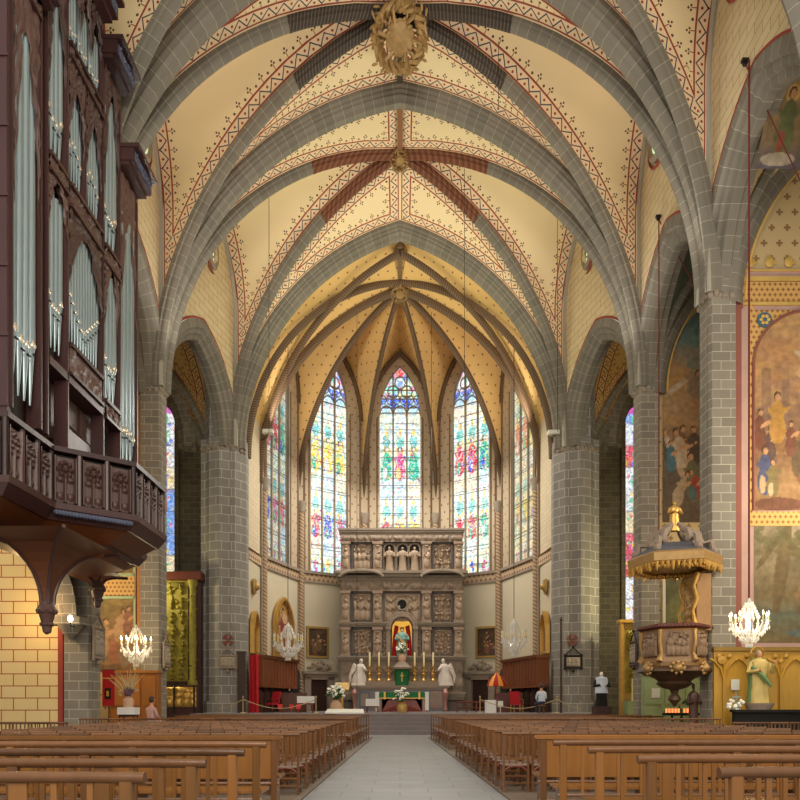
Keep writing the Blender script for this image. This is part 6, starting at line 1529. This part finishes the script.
def board(y0, y1, z0, z1, mt='wood_carved', rel=True, X=OX):
    g = random.Random(int(y0*100+z0)); cv = Canvas(y1-y0, z1-z0, 36, 14)
    for _ in range(30): cv.ell(g.uniform(0, cv.W), g.uniform(0, cv.H), g.uniform(.04, .1), g.uniform(.04, .12), None, g.uniform(0, 3), hgt=g.uniform(.4, 1))
    canvas_obj('carved_board', cv, (X+.08, y0, z0), (0, 1, 0), (1, 0, 0), mt, og, None, .07)
    m = MB(); m.box(X-.1, X+.16, y0, y1, z1, z1+.1); m.box(X-.1, X+.16, y0, y1, z0-.08, z0); m.build('transom', 'wood_dark', og)
pipes(15.46, 16.5, 8.35, 9.65, 16.9, 4, .25); screen(15.44, 16.55, 12.4, 16.7, 17.6, 1); board(15.44, 16.55, 17.6, 17.9)
pipes(17.02, 17.86, 10.2, 11.3, 14.0, 4, .5); screen(17.0, 17.9, 13.1, 14.3, 14.5, 2); board(17.0, 17.9, 14.45, 14.75); pipes(17.02, 17.86, 14.9, 15.9, 18.8, 4, .4); screen(17.0, 17.9, 16.4, 18.9, 20.7, 3)
pipes(18.05, 20.0, 10.75, 11.8, 13.9, 12, .9); screen(18.05, 20.0, 12.2, 13.9, 14.3, 4); board(18.05, 20.0, 14.3, 14.75); board(18.05, 20.0, 9.95, 10.6)
for a, b_, sd in ((18.05, 18.93, 5), (19.05, 20.0, 6)): pipes(a, b_, 14.95, 15.9, 17.4, 6, -.5); screen(a, b_, 15.9, 17.4, 18.1, sd)
board(18.05, 20.0, 18.15, 18.4)
for k, (a, b_) in enumerate(((18.05, 18.65), (18.75, 19.3), (19.4, 20.0))): pipes(a, b_, 18.5, 19.0, 20.2, 4, .2); screen(a, b_, 19.3, 20.5, 20.9, 7+k)
pipes(20.2, 21.2, 14.7, 15.7, 19.2, 4, .4); screen(20.2, 21.22, 16.2, 19.3, 19.9, 11); board(20.2, 21.22, 14.2, 14.6); pipes(20.2, 21.2, 10.2, 11.3, 14, 4, .4); screen(20.2, 21.22, 12.2, 14.1, 14.3, 12); board(20.2, 21.22, 9.7, 10.1)
pipes(21.4, 22.58, 8.9, 9.8, 16.5, 4, -.2); screen(21.38, 22.6, 13.4, 16.4, 17.7, 13)
# lower case: recessed console panelling
m = MB(); m.box(-9.15, -9.0, 17.0, 21.2, 7.9, 9.9)
for k in range(5): m.box(-9.0, -8.94, 17.1+.82*k, 17.75+.82*k, 8.2, 9.6, 1)
m.build('console_panelling', ['wood_dark2', 'wood_carved'], og)
obox('console_hood', -9.0, OX+.1, 17.0, 20.05, 9.65, 9.85)
m = MB(); m.box(-9.2, -8.7, 18.2, 19.6, 7.9, 8.6); m.tube([(-8.75, 18.0, 8.75), (-8.75, 19.8, 8.65)], .035, 5); m.build('rear_console', 'wood_dark', og)
for y0, y1, z in ((15.25, 16.75, 17.9), (16.85, 20.15, 20.9), (20.0, 21.4, 19.9), (21.25, 22.85, 17.8)):
    m = MB(); m.box(OX-.4, OX+.35, y0+.06, y1-.06, z, z+.12); m.box(OX-.4, OX+.5, y0+.03, y1-.03, z+.12, z+.5); m.box(OX-.4, OX+.68, y0, y1, z+.5, z+.62); c_ = m.build('cornice', 'wood_dark', og)
    m = MB(); m.box(OX+.5, OX+.52, y0+.15, y1-.15, z+.17, z+.45); g = random.Random(3)
    for k in range(int((y1-y0)*9)): m.ball((OX+.53, g.uniform(y0+.2, y1-.2), g.uniform(z+.2, z+.42)), .05, 5, 0)
    m.build('painted_frieze', 'blue_carving', c_)
# gallery
ga = thing('organ_gallery', 'dark carved balcony below the organ, with a hanging pendant underneath', 'balcony', (0, 0, 0))
GP = [(-9.86, 14.95), (-8.43, 14.95), (-8.43, 16.9), (-6.9, 18.1), (-6.9, 20.3), (-8.43, 21.5), (-8.43, 22.9), (-9.86, 22.9)]
def inset(d):   # shrink towards the wall
    out = []
    for (x, y) in GP: out.append((x if x < -9.8 else x-d, y+(d*.6 if y < 16 else (.25*d if y < 18.5 else (-.25*d if y < 22 else -d*.6)))))
    return out
def slab(d0, d1, z0, z1, name, mt):
    a, b_ = inset(d0), inset(d1); n = len(a); m = MB(); m.add([(x, y, z0) for x, y in a]+[(x, y, z1) for x, y in b_], [tuple(range(n)), tuple(range(2*n-1, n-1, -1))]+[(i, n+i, n+(i+1) % n, (i+1) % n) for i in range(n-1)])
    return m.build(name, mt, ga)
slab(-.1, -.1, 7.5, 7.62, 'handrail', 'wood_dark'); slab(-.12, -.14, 6.1, 6.25, 'base_moulding', 'wood_dark'); slab(.1, -.1, 5.85, 6.1, 'painted_cornice', 'wood_dark')
slab(.75, .15, 5.5, 5.86, 'sloping_soffit', 'wood_gallery'); slab(.8, .7, 5.38, 5.5, 'lower_ledge', 'wood_dark'); slab(1.0, .85, 5.2, 5.38, 'lower_soffit', 'wood_gallery')
m = MB(); m.add([(x, y, 7.4) for x, y in inset(.3)], [tuple(range(8))]); 
slab(.0, .0, 6.2, 6.26, 'gallery_deck', 'wood_dark2'); slab(.07, .07, 6.2, 7.45, 'light_stop_lining', 'black')  # black lining added to stop light leaking through the panels
for k in range(7):
    p0, p1 = Vector((*GP[k], 0)), Vector((*GP[k+1], 0)); L = (p1-p0).length; U = (p1-p0)/L; Nn = Vector((U.y, -U.x, 0)); Nn = Nn if Nn.dot((p0+p1)/2-Vector((-9.5, 19, 0))) > 0 else -Nn
    n = max(1, round(L/.6))
    for j in range(n):
        a = p0+U*(L*j/n+.07); W = L/n-.14; cv = Canvas(W, 1.1, 18, 36)
        cv.rect(W*.0, W*.08, 0, 1.1, None, hgt=.8); cv.rect(W*.92, W, 0, 1.1, None, hgt=.8); cv.rect(W*.46, W*.54, 0, .7, None, hgt=.6)
        for q in range(8): an = q*pi/4; cv.ell(W/2+W*.26*cos(an), .8+.17*sin(an), W*.1, .06, None, 0, hgt=.9)
        cv.ell(W/2, .8, W*.12, .07, None, hgt=1)
        for s in (.27, .73): cv.ell(W*s, .55, W*.16, .06, None, hgt=.7); cv.ell(W*s, .15, W*.14, .1, None, hgt=.5)
        canvas_obj('tracery_panel', cv, a+Vector((0, 0, 6.3))-Nn*.03, U, Nn, 'wood_carved', ga, None, .12)
    m = MB()
    for j in range(n+1): c_ = p0+U*(L*j/n)+Nn*.0; m.prism([(c_.x+.07*cos(t), c_.y+.07*sin(t)) for t in [pi*q/4 for q in range(8)]], 6.2, 7.52)
    m.build('baluster_posts', 'wood_dark', ga)
    b_ = p0+Nn*.11; m = MB(); 
    if k == 2:
        for j in range(24): c_ = p0+U*(.1+(L-.2)*j/23)+Nn*.12; m.ball((c_.x, c_.y, 6.0), .07, 5)
        m.build('blue_frieze', 'blue_carving', ga, 'blue carved frieze')
def fan(X, Y, w_, zt, zp, name='corbel_fan'):
    m = MB(); rows = []; N_ = 9
    for j in range(N_):
        q = j/(N_-1); r = .13+(w_-.13)*(1-sqrt(max(0, 1-q**2)))**1.0; z = zp+(zt-zp)*q; ring = [(-1, -1), (1, -1), (1, 1), (-1, 1), (-1, -1)]
        rows.append([(X+(a*r*(.75 if a > 0 else .6)), Y+b_*r, z) for a, b_ in ring])
    m.grid(rows, 0, None, False)
    f = m.build(name, 'wood_gallery', ga)
    m = MB()
    for a, b_ in ((-.6, -1), (.75, -1), (.75, 1)): m.tube([(X+a*r_, Y+b_*r_, z) for r_, z in [(.13+(w_-.13)*(1-sqrt(max(0, 1-(j/8)**2))), zp+(zt-zp)*j/8) for j in range(9)]], .05, 5)
    m.build('moulded_rib', 'wood_dark', f)
    m = MB(); m.lathe([(.02, zp-.75), (.1, zp-.7), (.14, zp-.45), (.2, zp-.25), (.26, zp-.15), (.2, zp-.05), (.17, zp+.05)], (X, Y, 0), 8, smooth=False)
    for q in range(8): m.ball((X+.2*cos(q*pi/4), Y+.2*sin(q*pi/4), zp-.18), .07, 5); m.ball((X+.12*cos(q*pi/4), Y+.12*sin(q*pi/4), zp-.5), .06, 5)
    m.build('carved_pendant', 'wood_carved', f)
fan(-8.75, 17.35, 1.55, 5.4, 3.85); fan(-9.25, 21.4, .8, 5.35, 5.05)

m = MB(); sweep_arch(m, (-12.5, 22.1, 4.1), (1, 0, 0), (0, 1, 0), 1.7, 2.6, [(.7, -.25), (.3, -.25), (.15, -.15), (0, -.1), (0, .2), (.7, .25)], 14, sides=(1,)); m.bbox(-11.0, -9.95, 21.8, 22.32, 3.85, 4.1, .04); m.lathe([(.05, 3.4), (.25, 3.6), (.42, 3.86)], (-10.4, 22.1, 0), 8)
struct(m.build('bracket_arch', 'stone'), 'grey stone bracket arch on a corbel below the organ gallery')
m = MB(); m.box(-11.0, -10.84, 22.5, 22.6, 0, 14); struct(m.build('red_strip_trim', 'red_line'))
# ---- lamps, cords and small things on the walls
t = thing('wall_lamp', 'small glowing wall lamp on the pier under the organ gallery', 'lamp', (-10.15, 21.55, 3.9)); m = MB(); m.lathe([(.05, 0), (.09, .08), (.05, .2)], n=8); m.build('bulb', 'bulb', t); m = MB(); m.tube([(0, 0, 0), (0, .02, -.12), (0, .5, -.12)], .02, 5); m.build('bracket', 'iron', t)
for loc, lab in (((-7.35, 39.0, 16.5), 'small white floodlight on an apse shaft, organ side'), ((7.9, 36.05, 15.3), 'small white floodlight on the choir pier capital, pulpit side')):
    t = thing('floodlight', lab, 'lamp', loc); m = MB(); m.bbox(-.3, .3, -.2, .2, -.1, .1, .04); m.build('housing', 'paper', t); m = MB(); s = 1 if loc[0] > 0 else -1; m.tube([(0, 0, -.1), (s*.2, .1, -.3), (s*.45, .3, -.35)], .03, 5); m.build('bracket', 'iron', t)
def cord(pts, label, mt='redrope', r=.022):
    m = MB(); m.tube(pts, r, 4); tag(m.build('hanging_cord', mt), label, 'cord')
cord([(9.8, 26.5, 19.75), (9.8, 26.5, 6.6)], 'thin dark red cord hanging straight down behind the pulpit canopy')
cord([(9.83, 19.9, 19.55), (11.4, 19.9, 16.2), (12.6, 19.9, 13.5)], 'dark red cord slanting into the bay from the pulley by the large mural')
cord([(9.83, 26.55, 19.7), (10.7, 26.4, 17.9), (12.0, 26.4, 15.5)], 'dark red cord slanting into the middle bay on the pulpit side')
for (y_, z_) in ((19.85, 19.6), (26.5, 19.8)):
    m = MB(); m.bbox(-.1, .1, -.07, .07, -.02, .05); m.lathe([(.07, -.03), (.07, .03)], (0, 0, -.07), 10, M=Matrix.Rotation(pi/2, 3, 'X')); o = m.build('iron_pulley', 'iron', None, None, (9.78, y_, z_)); tag(o, 'iron pulley bracket high on the nave wall %s' % ('over the lit chandelier' if y_ < 20 else 'above the pulpit'), 'pulley')
for x, yt, yb, D, lab in ((269, 60, 433, 33, 'organ side, down to the floodlight'), (557.5, 12, 432, 33.5, 'pulpit side, down to the floodlight'), (498.5, 12, 110, 26.5, 'pulpit side of the large boss'), (464.5, 140, 395, 33, 'pulpit side of the smaller nave boss'), (357, 312, 700, 40, 'organ side of the retable'), (431.5, 312, 520, 40, 'pulpit side above the retable')):
    a, b_ = P(x, yt, D), P(x, yb, D); cord([(a[0], D, min(a[2], 26.8)), b_], 'thin dark wire hanging from the vault, %s' % lab, 'iron', .012)
MT_END = True
